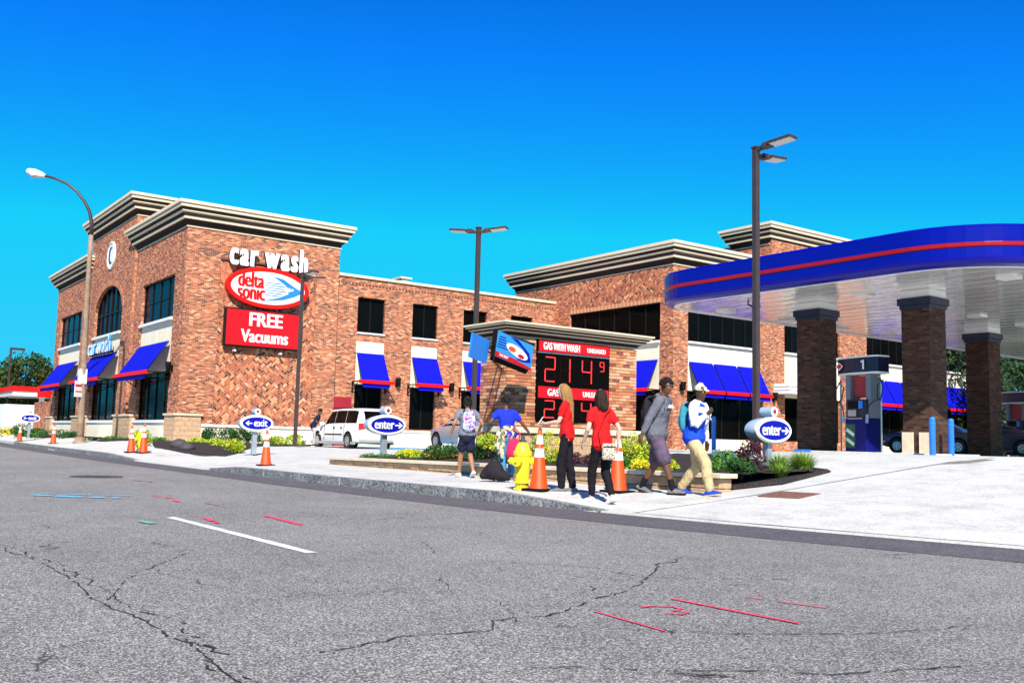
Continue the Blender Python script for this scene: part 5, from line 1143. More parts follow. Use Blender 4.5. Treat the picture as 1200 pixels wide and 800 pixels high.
def tree(loc, h, rad, lab, mk='tree', n=5000, size=.4, seed=1, trunk=.25, zc=None, cat='tree', group=None, clumps=60):
    t = thing('broadleaf_tree', lab, cat, loc, 0, group); rr = random.Random(seed); zc = zc or h-rad[2]
    b = MB(); b.tube([(0, 0, -.3), (.1, .05, zc*.5), (0, .1, zc)], [trunk, trunk*.75, trunk*.5], 10)
    tr = b.build('trunk', M['bark'], t, smooth=True)
    for k in range(9):
        a = rr.uniform(0, 6.28); e = rr.uniform(.3, 1.0); p = Vector((cos(a)*rad[0]*.8, sin(a)*rad[1]*.8, zc-rad[2]*.3+e*rad[2])); s_ = Vector((0, .05, zc*rr.uniform(.55, .95)))
        b = MB(); b.tube([s_, s_.lerp(p, .5)+Vector((0, 0, .2)), p], [trunk*.4, trunk*.25, trunk*.08], 6); b.build('limb', M['bark'], tr, smooth=True)
    b = leaves(n, rad, size, rr, clumps, .45, False, 1.2, (0, 0, zc), .26); b.build('crown', M[mk], t)
TREES = [((-100, 16.2, .3), 7.6, (4.0, 4.0, 3.0), 'dark leafy tree behind the distant station, left one', 'tree', 9000, .36),
 ((-97, 22.0, .3), 5.2, (3.2, 2.8, 1.9), 'smaller tree beside the leftmost awning', 'tree', 6000, .34),
 ((-118, 12, .3), 8.0, (5, 5, 3.2), 'tree at the far left edge behind the others', 'tree', 3500, .5),
 ((-33, 66, .6), 8.5, (5.5, 5.5, 4.3), 'dark tree seen between the second and third canopy columns', 'treedk', 6000, .42),
 ((-27, 70, .6), 9.0, (5.5, 5.5, 4.5), 'dark tree behind the third canopy column', 'treedk', 6000, .42),
 ((-20, 74, .6), 8.5, (5.5, 5.5, 4.3), 'dark tree at the right edge beyond the canopy', 'treedk', 6000, .42),
 ((-38, 76, .6), 9.5, (5.5, 5, 4.6), 'dark tree farther back on the left beyond the canopy', 'treedk', 5000, .45),
 ((-14, 80, .6), 8, (5.5, 5, 4), 'dark tree farthest right beyond the lot', 'treedk', 4000, .45)]
for i, (p, h, rad, lab, mk, n, sz) in enumerate(TREES): tree(p, h, rad, lab, mk, n, sz, seed=30+i, trunk=.25)
# woods and hedge line closing the horizon
rr = random.Random(5); b = MB()
for k in range(34):
    a = radians(64+k*4.6); d = 190+rr.uniform(-15, 15); c = Vector((d*cos(a), d*sin(a), 2.5+rr.uniform(0, 2)))
    lb = leaves(260, (10, 10, 5.5+rr.uniform(-1, 1)), 1.9, rr, 30, .3, False, 1.2, c, .3); b.add(lb.v, lb.f)
o = b.build('distant_woods', M['tree']); tag(o, 'far line of trees closing the horizon', 'woods', kind='stuff')
# ------------------------------------------------------------------ people
def skinmat(n, c): return mat(n, c, .5, .08, 6, spec=.35)
M['skin_d'] = skinmat('dark_skin', (.13, .055, .03)); M['skin_dd'] = skinmat('deep_skin', (.07, .03, .018)); M['skin_m'] = skinmat('brown_skin', (.36, .16, .08)); M['skin_l'] = skinmat('light_skin', (.66, .4, .3))
def cloth(n, c, v=.2): return mat('cloth_'+n, c, .85, v, 9, .8, 14, spec=.2)
for n, c in dict(hair=(.012, .009, .008), blond=(.3, .16, .055), brown=(.03, .016, .01), greytee=(.16, .17, .2), shorts=(.012, .014, .035), redtee=(.62, .01, .012), blacktrs=(.008, .007, .01), hoodie=(.13, .13, .16), mauve=(.1, .07, .11), bluetee=(.012, .03, .5), jeans=(.05, .22, .42), royal=(.01, .06, .6), khaki=(.5, .38, .2), whitecl=(.78, .78, .78), lips=(.25, .05, .05), sole=(.6, .6, .58), shoeblue=(.01, .06, .5), shoegrey=(.16, .15, .16), pinkbag=(.7, .02, .09), blackbag=(.02, .015, .02), teal=(.04, .25, .34), greytrs=(.4, .4, .42)).items(): M['c_'+n] = cloth(n, c)
def pattern(n, cols, sc):
    m, nt, bs = newmat(n); tc = nt.nodes.new('ShaderNodeTexCoord'); v = nt.nodes.new('ShaderNodeTexVoronoi'); v.inputs['Scale'].default_value = sc; nt.links.new(tc.outputs['Object'], v.inputs['Vector'])
    sp = nt.nodes.new('ShaderNodeSeparateXYZ'); nt.links.new(v.outputs['Color'], sp.inputs[0]); c = ramp(nt, sp.outputs[0], [(i/len(cols), q) for i, q in enumerate(cols)], True); nt.links.new(c, bs.inputs['Base Color']); bs.inputs['Roughness'].default_value = .85; return m
M['p_pack'] = pattern('floral_pack', [(.75, .75, .8), (.1, .55, .75), (.65, .08, .5), (.7, .75, .8), (.25, .05, .3)], 34)
M['p_camo'] = pattern('camouflage_cloth', [(.42, .38, .22), (.06, .05, .03), (.6, .56, .38), (.16, .16, .08)], 24)
M['p_pouch'] = pattern('leopard_pouch', [(.6, .5, .36), (.16, .1, .07), (.7, .62, .5), (.4, .32, .22)], 60)
M['p_cap'] = pattern('camouflage_cap', [(.7, .68, .55), (.05, .05, .04), (.45, .38, .18), (.75, .75, .7)], 40)

def cat(P, k=4):
    P = [Vector(p) for p in P]; out = []
    for i in range(len(P)-1):
        a, b_, c, d = P[max(i-1, 0)], P[i], P[i+1], P[min(i+2, len(P)-1)]
        for j in range(k):
            t = j/k; out.append(.5*((2*b_)+(c-a)*t+(2*a-5*b_+4*c-d)*t*t+(3*b_-a-3*c+d)*t**3))
    out.append(P[-1]); return out
def loft(b, pts, rad, right=Vector((1, 0, 0)), n=12, k=3):
    # pts with (a, b) radii: a along 'right', b across; smooth tapered tube with rounded ends
    rad = [r if isinstance(r, tuple) else (r, r) for r in rad]
    Q = cat(pts, k); Rr = cat([(r[0], r[1], 0) for r in rad], k); rings = []
    for i, p in enumerate(Q):
        t = (Q[min(i+1, len(Q)-1)]-Q[max(i-1, 0)]).normalized(); r_ = (right-t*right.dot(t))
        r_ = r_.normalized() if r_.length > .05 else t.orthogonal().normalized(); u = t.cross(r_)
        rings.append([p+r_*(max(.003, Rr[i].x)*cos(2*pi*j/n))+u*(max(.003, Rr[i].y)*sin(2*pi*j/n)) for j in range(n)])
    def end(i, s_):
        c = Q[i]; t = (Q[1]-Q[0]).normalized() if i == 0 else (Q[-1]-Q[-2]).normalized(); m_ = min(Rr[i].x, Rr[i].y)
        return [[c+(v-c)*.72+t*s_*m_*.55 for v in rings[i]], [c+(v-c)*.25+t*s_*m_*.8 for v in rings[i]]]
    st_, en = end(0, -1), end(len(Q)-1, 1); rings = [st_[1], st_[0]]+rings+en
    b.rings(rings)
def fused(b, name, m_, parent, vox=.011, sm=4):
    o = b.build(name, m_, parent); r_ = o.modifiers.new('fuse', 'REMESH'); r_.mode = 'VOXEL'; r_.voxel_size = vox; r_.use_smooth_shade = True
    if sm: s_ = o.modifiers.new('smooth', 'SMOOTH'); s_.factor = .5; s_.iterations = sm
    return o
def ik(a, c, l1, l2, pole):
    d = c-a; L = min(d.length, (l1+l2)*.999); c = a+d.normalized()*L; x = (l1*l1-l2*l2+L*L)/(2*L); h = sqrt(max(0, l1*l1-x*x)); n = d.normalized(); p = (pole-n*pole.dot(n)).normalized()
    return a+n*x+p*h, c
def person(lab, loc, face, H, pose, skin, build=1.0):
    """local frame: x right, y forward, z up. pose: feet [(x,y,z,pitch)], hands, lean, head yaw/pitch, hip"""
    s = H/1.75; t = thing('person', lab, 'person', loc, face-pi/2); g = {}
    V = Vector; hip = V((0, pose.get('hipy', 0), pose.get('hip', .93)))*s; ln = pose.get('lean', .04); sl = pose.get('side', 0); w_ = build
    chest = hip+V((sl*.6, ln*.7, .34))*s; nk = hip+V((sl, ln, .545))*s; tw = pose.get('twist', 0); rx_ = V((cos(tw), sin(tw), 0))
    hy, hp = pose.get('hyaw', 0), pose.get('hpitch', 0); hd = nk+V((0, .02+.08*sin(hp), .155))*s
    hf = V((-sin(hy)*cos(hp), cos(hy)*cos(hp), -sin(hp))); hr = V((cos(hy), sin(hy), 0)); hu = hr.cross(hf)
    b = MB()
    loft(b, [hip+V((0, 0, -.06))*s, hip+V((0, 0, .04))*s, hip.lerp(chest, .55), chest, nk-V((0, 0, .07))*s, nk-V((0, 0, .02))*s], [(.13*w_*s, .1*w_*s), (.15*w_*s, .105*w_*s), (.125*w_*s, .09*w_*s), (.15*w_*s, .105*w_*s), (.125*s, .075*s), (.06*s, .055*s)], rx_, 16)
    loft(b, [nk-V((0, 0, .05))*s, nk+V((0, 0, .02))*s, hd-hu*.08*s], [.056*s, .05*s, .052*s], rx_)
    def HP(x, y, z): return hd+hr*x*s+hf*y*s+hu*z*s
    loft(b, [HP(0, .045, -.105), HP(0, .03, -.075), HP(0, .008, -.02), HP(0, -.005, .04), HP(0, -.008, .09)], [(.036*s, .04*s), (.055*s, .068*s), (.068*s, .088*s), (.072*s, .092*s), (.05*s, .066*s)], hr, 16)
    loft(b, [HP(0, .086, .02), HP(0, .104, -.022)], [.008*s, .014*s], hr, 8); loft(b, [HP(-.022, .083, -.055), HP(.022, .083, -.055)], [.009*s, .009*s], hu, 8)
    for q in (-1, 1): loft(b, [HP(q*.07, -.005, .015), HP(q*.074, -.012, -.025)], [(.006*s, .02*s), (.006*s, .014*s)], hr, 8)
    g['HP'] = HP; g['nk'] = nk; g['hip'] = hip; g['chest'] = chest; g['s'] = s
    g['legs'] = []; g['arms'] = []
    for q, (fx, fy, fz, pt, yw) in zip((-1, 1), pose['feet']):
        h0 = hip+V((q*.085, 0, -.02))*s; ank = V((fx, fy, fz+.085))*s; kn, ank = ik(h0, ank, .43*s, .43*s, V((sin(yw)*-.3, 1, 0)))
        loft(b, [h0, h0.lerp(kn, .35), kn+(h0-kn)*.12, kn, kn.lerp(ank, .3), kn.lerp(ank, .8), ank], [.082*w_*s, .076*w_*s, .058*s, .054*s, .055*s, .037*s, .036*s], V((1, 0, 0)))
        fd = V((-sin(yw)*cos(pt), cos(yw)*cos(pt), sin(pt))); hl = ank-V((0, 0, .05))*s-fd*.05*s
        g['legs'].append((h0, kn, ank, fd, hl)); 
        loft(b, [hl, hl+fd*.1*s, hl+fd*.2*s], [(.032*s, .03*s), (.038*s, .028*s), (.036*s, .016*s)], V((1, 0, 0)), 10)
    for q, (hx, hy_, hz), curl in zip((-1, 1), pose['hands'], pose.get('curl', (.5, .5))):
        sh = nk+rx_*(q*.17*w_*s)+V((0, 0, -.075))*s; hand = hip+V((hx, hy_, hz))*s; el, wr = ik(sh, hand, .285*s, .255*s, V(pose.get('pole', ((q*.5, -1, -.2), (q*.5, -1, -.2)))[0 if q < 0 else 1]))
        loft(b, [nk+rx_*(q*.1*s)+V((0, 0, -.055))*s, sh, sh.lerp(el, .3), el, el.lerp(wr, .3), wr], [.055*s, .056*w_*s, .046*w_*s, .036*s, .036*s, .024*s], V((0, 1, 0)))
        d = (wr-el).normalized(); pd = V(pose.get('palm', ((-q*1., 0, 0),)*2)[0 if q < 0 else 1]); pd = (pd-d*pd.dot(d)); pd = pd.normalized() if pd.length > .1 else d.orthogonal().normalized(); sd = d.cross(pd)
        pc = wr+d*.05*s; loft(b, [wr, pc, wr+d*.088*s], [(.014*s, .026*s), (.015*s, .038*s), (.013*s, .038*s)], pd, 10)
        for k in range(4):
            o_ = (k-1.5)*.0195*s; l_ = (.068, .078, .072, .056)[k]*s; base = wr+d*.088*s+sd*o_; dd = d; P = [base-d*.01*s, base]
            for j in range(3): dd = (dd*cos(curl*.7)+pd*sin(curl*.7)).normalized(); P.append(P[-1]+dd*l_*(.42, .32, .26)[j])
            loft(b, P, [.0088*s, .009*s, .0085*s, .008*s, .0065*s], sd, 6, 2)
        tb = wr+d*.03*s+sd*(-.034*s); loft(b, [wr+d*.02*s+sd*(-.02*s), tb, tb+(d*.6-sd*.5+pd*.5)*.035*s, tb+(d*.9-sd*.25+pd*.8)*.062*s], [.012*s, .012*s, .0105*s, .008*s], pd, 6, 2)
        g['arms'].append((sh, el, wr, d, pd))
    body = fused(b, 'body', M[skin], t, .0085, 2)
    e = MB()
    for q in (-1, 1): e.ell(HP(q*.03, .078, .012), (.0115*s, .009*s, .009*s), 8, 5)
    e.build('eyes', M['white'], body, smooth=True); e = MB()
    for q in (-1, 1): e.ell(HP(q*.03, .0845, .012), (.005*s, .004*s, .0055*s), 6, 4)
    e.build('irises', M['black'], body); e = MB()
    for q in (-1, 1): e.tube([HP(q*.015, .088, .032), HP(q*.03, .09, .037), HP(q*.046, .08, .033)], .0045*s, 5)
    e.build('eyebrows', M['c_hair'], body); e = MB(); e.tube([HP(-.022, .087, -.055), HP(0, .094, -.055), HP(.022, .087, -.055)], [.003*s, .006*s, .003*s], 6); e.build('lips', M['c_lips'], body)
    g['t'] = t; g['rx'] = rx_; g['w'] = w_; g['ax'] = (hr, hf, hu); return g
FOLD = bpy.data.textures.new('folds', 'CLOUDS'); FOLD.noise_scale = .09; FOLD.noise_depth = 2
def wrinkle(o):
    d = o.modifiers.new('folds', 'DISPLACE'); d.texture = FOLD; d.strength = .03; d.mid_level = .45; d.texture_coords = 'GLOBAL'; return o
def top(g, m_, name='shirt', sleeve=.5, hem=-.06, fat=1.12, loose=.02, m2=None):
    s, V = g['s'], Vector; hip, ch, nk = g['hip'], g['chest'], g['nk']; w_ = g['w']*fat; b = MB()
    loft(b, [hip+V((0, 0, hem))*s, hip+V((0, 0, .06))*s, hip.lerp(ch, .55), ch, nk-V((0, 0, .08))*s, nk-V((0, 0, .035))*s], [((.16*w_+loose)*s, (.115*w_+loose)*s), ((.158*w_+loose*.8)*s, (.112*w_+loose)*s), (.14*w_*s, .105*w_*s), (.158*w_*s, .115*w_*s), (.135*w_*s, .088*w_*s), (.072*s, .066*s)], g['rx'], 18)
    sb = b if m2 is None else MB()
    for (sh, el, wr, d, pd), q in zip(g['arms'], (-1, 1)):
        P = [nk+g['rx']*(q*.09*s)+V((0, 0, -.06))*s, sh, sh.lerp(el, min(1, sleeve*1.))]; r_ = [.062*s, .064*w_*s, .06*w_*s]
        if sleeve > 1: P += [el.lerp(wr, .4), el.lerp(wr, sleeve-1)]; r_ = [.062*s, .066*w_*s, .054*w_*s, .048*w_*s, .034*w_*s]
        loft(sb, P, r_, V((0, 1, 0)), 12)
    o = wrinkle(fused(b, name, M[m_], g['t'], .012, 3))
    if m2: wrinkle(fused(sb, 'sleeves', M[m2], g['t'], .012, 3))
    return o
def trousers(g, m_, name='trousers', length=1.9, fat=1.12, taper=.05):
    s, V = g['s'], Vector; b = MB(); hip = g['hip']; w_ = g['w']*fat
    loft(b, [hip+V((0, 0, -.1))*s, hip+V((0, 0, .0))*s, hip+V((0, 0, .07))*s], [(.135*w_*s, .11*w_*s), (.158*w_*s, .116*w_*s), (.14*w_*s, .105*w_*s)], V((1, 0, 0)), 16)
    for h0, kn, ank, fd, hl in g['legs']:
        P = [h0+V((0, 0, .02))*s, h0.lerp(kn, .35)]; r_ = [.088*w_*s, .084*w_*s]
        if length <= 1: P += [h0.lerp(kn, length)]; r_ += [.088*w_*s]
        else: P += [h0.lerp(kn, .8), kn, kn.lerp(ank, .3), kn.lerp(ank, length-1)]; r_ += [(.073+taper*.2)*s, (.071+taper*.2)*s, (.069+taper*.2)*s, (.046+taper*.5)*s]
        loft(b, P, r_, V((1, 0, 0)), 14)
    return wrinkle(fused(b, name, M[m_], g['t'], .012, 3))
def shoes(g, m_, sole='c_sole', sock=None, high=.0):
    s, V = g['s'], Vector
    for (h0, kn, ank, fd, hl) in g['legs']:
        r_ = fd.cross(V((0, 0, 1))).normalized(); u_ = r_.cross(fd)
        b = MB(); loft(b, [hl-fd*.005*s+u_*.01*s, hl+fd*.08*s+u_*.012*s, hl+fd*.17*s, hl+fd*.235*s-u_*.004*s], [(.04*s, .04*s), (.045*s, .045*s), (.048*s, .034*s), (.038*s, .022*s)], r_, 12)
        if high: loft(b, [hl+fd*.03*s, ank+V((0, 0, high))*s], [.045*s, .046*s], r_, 10)
        o = fused(b, 'shoe', M[m_], g['t'], .009, 1)
        b = MB(); P = [(-.045, -.03), (-.03, -.042), (.08, -.044), (.17, -.052), (.24, -.035), (.262, 0), (.24, .035), (.17, .052), (.08, .044), (-.03, .042), (-.045, .03)]
        vs = [hl+fd*x*s+r_*y*s-u_*.034*s for x, y in P]+[hl+fd*x*s+r_*y*s-u_*.014*s for x, y in P]; n = len(P); b.add(vs, [tuple(reversed(range(n))), tuple(range(n, 2*n))]+[(i, (i+1) % n, n+(i+1) % n, n+i) for i in range(n)]); b.build('sole', M[sole], o)
        if sock: b = MB(); loft(b, [ank-V((0, 0, .03))*s, ank.lerp(kn, .32)], [.044*s, .047*s], r_, 12); b.build('sock', M[sock], g['t'], smooth=True)
def hair(g, m_, kind, seed=1):
    s, HP = g['s'], g['HP']; rr = random.Random(seed); b = MB(); hr, hf, hu = g['ax']
    if kind == 'cap':
        loft(b, [HP(0, -.01, .015), HP(0, -.012, .06), HP(0, -.012, .1)], [(.08*s, .1*s), (.08*s, .1*s), (.055*s, .07*s)], hr, 16)
    elif kind == 'afro':
        for _ in range(120):
            a, e = rr.uniform(0, 6.28), rr.uniform(-.35, 1.5); x, y, z = cos(e)*cos(a), cos(e)*sin(a), sin(e)
            if y > .55 and z < .45: continue
            b.ell(HP(x*.082, -.012+y*.1, .03+z*.09), (.024*s*rr.uniform(.8, 1.3),)*3, 6, 4)
        b.ell(HP(0, -.02, .045), (.086*s, .086*s, .085*s), 12, 7)
    else:
        b.ell(HP(0, -.02, .03), (.083*s, .083*s, .098*s), 14, 8)
        L = {'bob': .13, 'long': .46, 'bun': .03}[kind]
        n = {'bun': 14, 'long': 80, 'bob': 56}[kind]; th = .62 if kind == 'long' else .8
        for k in range(n):
            a = radians(-205+230*k/(n-1)) if kind != 'bun' else radians(-190+200*k/(n-1)); x, y = cos(a)*.078, sin(a)*.088-.015
            l_ = L*rr.uniform(.85, 1.08); out = 1.0 if kind == 'long' else 1.02; wv = rr.uniform(-.014, .014)
            P = [HP(x*.55, y*.55, .105), HP(x*1.0, y*1.0, .04), HP(x*1.12, y*1.12, -.06), HP(x*out+wv, y*out*1.1-.015, -.08)+Vector((0, -.015, -l_*.5*s)), HP(x*out*.9+wv, y*out*1.05-.02, -.08)+Vector((0, -.02, -l_*s))]
            if kind == 'bun': P = P[:3]
            loft(b, P, [.02*s*th, .022*s*th, .02*s*th, .016*s*th, .006*s*th][:len(P)], hr, 6, 2)
        if kind == 'bun': b.ell(HP(0, -.1, .07), (.05*s, .05*s, .05*s), 10, 7)
    o = b.build('hair', M[m_], g['t'], smooth=True)
    if kind in ('bun', 'afro'):
        r_ = o.modifiers.new('fuse', 'REMESH'); r_.mode = 'VOXEL'; r_.voxel_size = .009; r_.use_smooth_shade = True
    return o
def pack(g, m_, lab, name='backpack', w_=.28, h=.42, d_=.15, off=(0, -.17, .02), strap='c_blackbag', group=None):
    s = g['s']; c = g['t'].matrix_basis @ (g['chest']+Vector(off)*s)
    t = thing(name, lab, 'backpack', c, g['t'].rotation_euler.z)
    b = MB(); b.smooth = True
    loft(b, [(0, 0, -h/2*s), (0, -.005, -h*.38*s), (0, -.01, 0), (0, 0, h*.36*s), (0, .02*s, h/2*s)], [(w_*.4*s, d_*.42*s), (w_*.5*s, d_*.52*s), (w_*.5*s, d_*.52*s), (w_*.44*s, d_*.42*s), (w_*.3*s, d_*.25*s)], Vector((1, 0, 0)), 16)
    o = b.build('bag', M[m_], t, smooth=True)
    b = MB(); loft(b, [(0, -d_*.5*s, -h*.3*s), (0, -d_*.55*s, -h*.02*s)], [(w_*.34*s, .03*s), (w_*.34*s, .03*s)], Vector((1, 0, 0)), 12); b.build('front_pocket', M[m_], t, smooth=True)
    for q in (-1, 1):
        b = MB(); x = q*.1*s; b.tube([(x, .05*s, -h*.4*s), (x*1.25, .12*s, -h*.2*s), (x*1.15, .29*s, 0), (x, .27*s, h*.35*s), (x*.9, .12*s, h*.52*s), (x*.8, .02*s, h*.42*s)], [.014*s, .02*s, .024*s, .026*s, .026*s, .02*s], 6); b.build('strap', M[strap], t, smooth=True)
    return t
def at(x, y): return (x, y, G(x, y)+.014)
# woman with the floral backpack, walking away
g = person('woman walking away in grey tee and dark shorts with a floral backpack', at(-15.9, 10.65), radians(160), 1.6, dict(feet=[(-.09, .28, .0, .0, .1), (.1, -.24, .06, -.5, 0)], hands=[(-.34, .05, .02), (.3, .14, .1)], hip=.925, lean=.03), 'skin_m')
top(g, 'c_greytee', sleeve=.5, hem=.0); trousers(g, 'c_shorts', 'shorts', .7, 1.2); shoes(g, 'c_whitecl'); hair(g, 'c_hair', 'bun'); pack(g, 'p_pack', 'floral pink and blue backpack worn by the woman in dark shorts', off=(0, -.17, -.04), h=.4)
for q, (h0, kn, ank, fd, hl) in zip((-1, 1), g['legs']): b = MB(); loft(b, [h0+Vector((q*.09, -.0, -.05)), h0.lerp(kn, .66)+Vector((q*.085, 0, 0))], [.012, .014], Vector((0, 1, 0)), 6); b.build('white_trim', M['c_whitecl'], g['t'], smooth=True)
# woman in blue with arms out
g = person('woman in blue tee with a camouflage jacket tied at her waist and arms out', at(-14.4, 10.55), radians(150), 1.55, dict(feet=[(-.1, -.1, .0, 0, .2), (.12, .16, .0, 0, -.1)], hands=[(-.42, .1, .08), (.5, .1, .02)], hip=.95, lean=.08, side=-.04), 'skin_d')
top(g, 'c_bluetee', sleeve=.55, hem=.02); trousers(g, 'c_jeans', 'jeans', 1.8, 1.05); shoes(g, 'c_shoegrey'); hair(g, 'c_hair', 'afro', 3)
s, V, hip = g['s'], Vector, g['hip']
b = MB(); loft(b, [hip+V((0, 0, .0)), hip+V((0, 0, .1))], [(.175, .135), (.165, .13)], g['rx'], 18)
for k, (x, y, l_) in enumerate(((-.15, -.08, .34), (-.1, -.14, .42), (-.17, .0, .3))): loft(b, [hip+V((x, y, .06)), hip+V((x*1.15, y*1.15, -l_*.5)), hip+V((x*1.1, y*1.2, -l_))], [(.045, .022), (.05, .022), (.03, .015)], g['rx'], 10)
fused(b, 'tied_jacket', M['p_camo'], g['t'], .012, 2)
c = g['t'].matrix_basis @ V((.11, -.22, .58))
t = thing('backpack', 'red backpack hanging at the hip of the woman in the blue tee', 'backpack', c, radians(60)); b = MB(); loft(b, [(0, 0, -.17), (0, 0, -.1), (0, 0, .1), (0, 0, .17)], [(.1, .06), (.15, .085), (.14, .08), (.08, .05)], Vector((1, 0, 0)), 14); o = b.build('bag', M['c_pinkbag'], t, smooth=True)
b = MB(); loft(b, [(0, -.08, -.1), (0, -.085, .0)], [(.1, .025), (.1, .025)], Vector((1, 0, 0)), 10); b.build('front_pocket', M['c_pinkbag'], t, smooth=True); b = MB(); b.tube([(-.08, .04, .12), (-.1, .1, .3), (0, .12, .42), (.1, .1, .3), (.08, .04, .12)], .014, 6); b.build('strap', M['c_pinkbag'], t)
t = thing('travel_bag', 'slumped black bag on the sidewalk at the feet of the woman in the blue tee', 'bag', at(-14.35, 10.25), radians(35)); b = MB(); loft(b, [(-.24, 0, .1), (-.15, .02, .15), (.0, -.02, .2), (.1, 0, .14), (.24, .03, .09)], [(.09, .07), (.11, .13), (.13, .18), (.15, .12), (.08, .06)], Vector((0, 1, 0)), 14); b.build('bag', M['c_blackbag'], t, smooth=True); b = MB(); b.tube([(-.12, 0, .3), (-.06, -.02, .42), (.04, -.02, .44), (.1, 0, .32)], .012, 6); b.build('handle', M['c_blackbag'], t)
# long haired woman with phone
g = person('long haired blonde woman in red tee and black trousers holding a phone', at(-11.62, 9.66), radians(220), 1.66, dict(feet=[(-.08, .06, .0, 0, .1), (.08, -.1, .0, 0, -.1)], hands=[(-.08, .34, .16), (.06, .36, .17)], hip=.958, lean=.02, hpitch=.35, curl=(1.1, 1.1), palm=((.6, 0, .6), (-.6, 0, .6))), 'skin_l', .92)
top(g, 'c_redtee', sleeve=.6, hem=-.06, loose=.008, fat=1.06); trousers(g, 'c_blacktrs', 'trousers', 1.95, 1.0, .03); shoes(g, 'c_shoegrey'); hair(g, 'c_blond', 'long', 2)
wr = g['arms'][1][2]; c = g['t'].matrix_basis @ (wr+Vector((-.05, .08, .04))); ph = thing('phone', 'white phone held in front by the long haired woman', 'phone', c, (.6, 0, g['t'].rotation_euler.z)); b = MB(); b.box((0, 0, 0), (.07, .012, .14)); b.build('case', M['white'], ph, .003); b = MB(); b.box((0, -.008, 0), (.06, .004, .125)); b.build('screen', M['black'], ph)
# second woman in red
g = person('dark haired woman in red tee and black leggings striding away', at(-10.4, 9.3), radians(170), 1.62, dict(feet=[(-.07, .17, .0, 0, .1), (.08, -.2, .03, -.35, 0)], hands=[(-.27, .1, .0), (.27, -.05, -.02)], hip=.94, lean=.04), 'skin_l', .95)
top(g, 'c_redtee', sleeve=.6, hem=-.06, loose=.012, fat=1.06); trousers(g, 'c_blacktrs', 'leggings', 1.9, 1.0, .01); shoes(g, 'c_whitecl'); hair(g, 'c_brown', 'bob', 5)
t0 = g['t']; c = t0.matrix_basis @ (g['hip']+Vector((.0, -.19, -.13))); t = thing('crossbody_pouch', 'small leopard print pouch hanging at the back of the second red shirted woman', 'pouch', c, t0.rotation_euler.z); b = MB(); b.box((0, 0, 0), (.21, .06, .23)); b.build('pouch', M['p_pouch'], t, .02); b = MB(); b.box((0, -.032, .07), (.2, .01, .012)); b.build('zip', M['c_blackbag'], t)
b = MB(); b.tube([(-.1, .02, .1), (-.14, .05, .3), (-.05, .06, .5), (.1, .12, .64)], .008, 6); b.build('strap', M['c_redtee'], t)
# man in grey hoodie
g = person('man in grey hoodie and dark mauve shorts walking right, looking down', at(-10.75, 10.75), radians(25), 1.8, dict(feet=[(-.1, -.28, .02, -.3, .05), (.1, .3, .0, .05, -.05)], hands=[(-.3, .0, -.06), (.3, -.12, -.04)], hip=.91, lean=.1, hpitch=.35, hyaw=-.35), 'skin_d', 1.05)
o = top(g, 'c_hoodie', 'hoodie', sleeve=1.95, hem=-.03, loose=.035); trousers(g, 'c_mauve', 'shorts', .97, 1.25); shoes(g, 'c_shoegrey', 'c_blacktrs', sock='c_blacktrs'); hair(g, 'c_hair', 'afro', 7)
b = MB(); nk = g['nk']; loft(b, [nk+Vector((0, -.08, .03)), nk+Vector((0, -.1, -.04)), nk+Vector((0, -.12, -.1))], [(.09, .04), (.11, .06), (.07, .04)], Vector((1, 0, 0)), 12); loft(b, [nk+Vector((-.08, 0, -.01)), nk+Vector((-.02, .07, -.04)), nk+Vector((.02, .07, -.04)), nk+Vector((.08, 0, -.01))], [.03, .032, .032, .03], Vector((0, 0, 1)), 8); fused(b, 'hood', M['c_hoodie'], g['t'], .011, 2)
b = MB()
ch = g['chest']
for k in range(9): x = -.1+.025*k; b.tube([ch+Vector((x, .155, .07+.02*sin(k*2.2))), ch+Vector((x+.02, .157, .05-.02*cos(k*1.7)))], .009, 5)
b.build('white_print', M['c_whitecl'], g['t'])
pack(g, 'c_blackbag', 'black backpack worn by the man in the grey hoodie', off=(0, -.2, .0), h=.4, w_=.26)
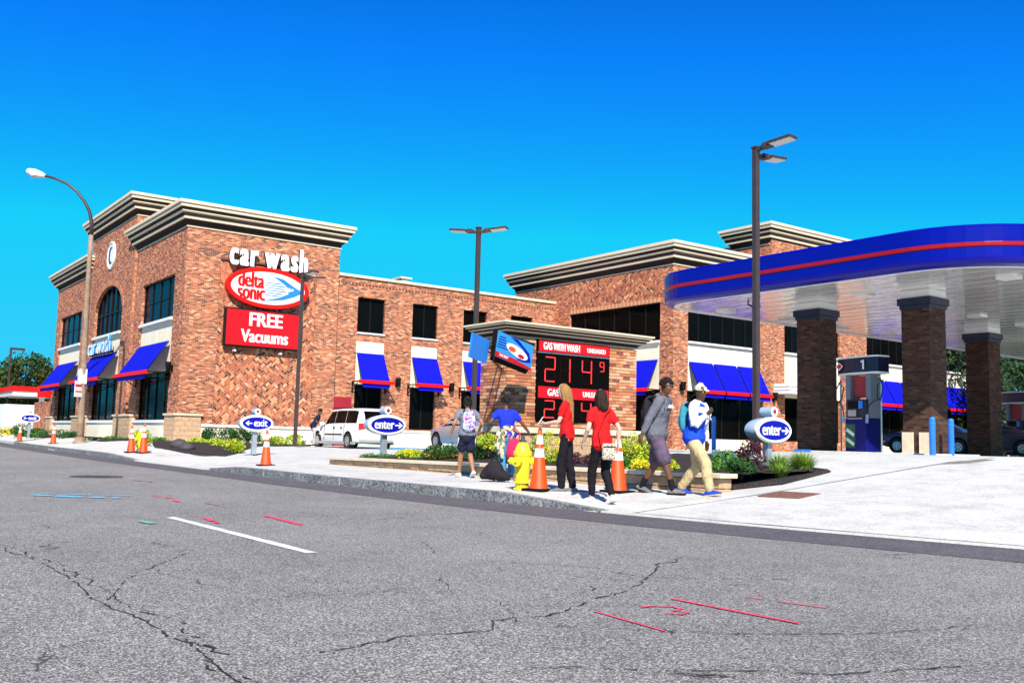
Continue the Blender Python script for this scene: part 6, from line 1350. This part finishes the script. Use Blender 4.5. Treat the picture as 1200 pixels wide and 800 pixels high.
# man in white and blue jacket
g = person('man in camouflage cap and white sleeved blue jacket walking right', at(-10.2, 11.0), radians(15), 1.72, dict(feet=[(-.1, -.28, .01, -.15, .05), (.1, .32, .0, .15, -.05)], hands=[(-.3, .06, -.06), (.1, .27, .36)], hip=.88, lean=.08, hpitch=.1, hyaw=-.15, curl=(.6, .9), palm=((1, 0, 0), (-.5, -1, .2))), 'skin_dd', 1.02)
o = top(g, 'c_royal', 'jacket', sleeve=1.9, hem=-.02, loose=.035, m2='c_whitecl'); trousers(g, 'c_khaki', 'trousers', 1.95, 1.15, .05); shoes(g, 'c_shoeblue', 'c_khaki', high=.02)
s, ch, nk = g['s'], g['chest'], g['nk']
b = MB(); loft(b, [ch+Vector((0, .012, .06)), ch+Vector((0, .012, .15)), nk-Vector((0, 0, .05))], [(.18, .133), (.165, .125), (.09, .08)], g['rx'], 16); fused(b, 'white_yoke', M['c_whitecl'], g['t'], .011, 2)
HP = g['HP']; b = MB(); loft(b, [HP(0, -.005, .035), HP(0, -.01, .08), HP(0, -.01, .115)], [(.084*s, .104*s), (.084*s, .1*s), (.05*s, .06*s)], g['ax'][0], 16); loft(b, [HP(-.05, .08, .045), HP(0, .15, .035), HP(.05, .08, .045)], [.012, .014, .012], Vector((0, 0, 1)), 8); fused(b, 'cap', M['p_cap'], g['t'], .009, 1)
hair(g, 'c_hair', 'cap')
text('chest_lettering', 'DTX', .12, M['c_whitecl'], g['t'], ch+Vector((.0, .168, -.02)), rot=(pi/2, 0, pi), depth=.01, bold=.006)
pack(g, 'c_teal', 'blue backpack worn by the man in the white sleeved jacket', off=(0, -.2, -.02), h=.42, w_=.28)
# person by the van
g = person('person in a dark checked shirt and pale trousers leaning beside the white minivan', at(-41.6, 19.25), radians(60), 1.72, dict(feet=[(-.1, 0, 0, 0, 0), (.1, .05, 0, 0, 0)], hands=[(-.2, .34, .1), (.2, .36, .08)], hip=.95, lean=.22, hpitch=.5), 'skin_d')
top(g, 'c_shorts', sleeve=.7); trousers(g, 'c_greytrs', 'trousers', 1.95, 1.1, .05); shoes(g, 'c_blacktrs'); hair(g, 'c_hair', 'cap')
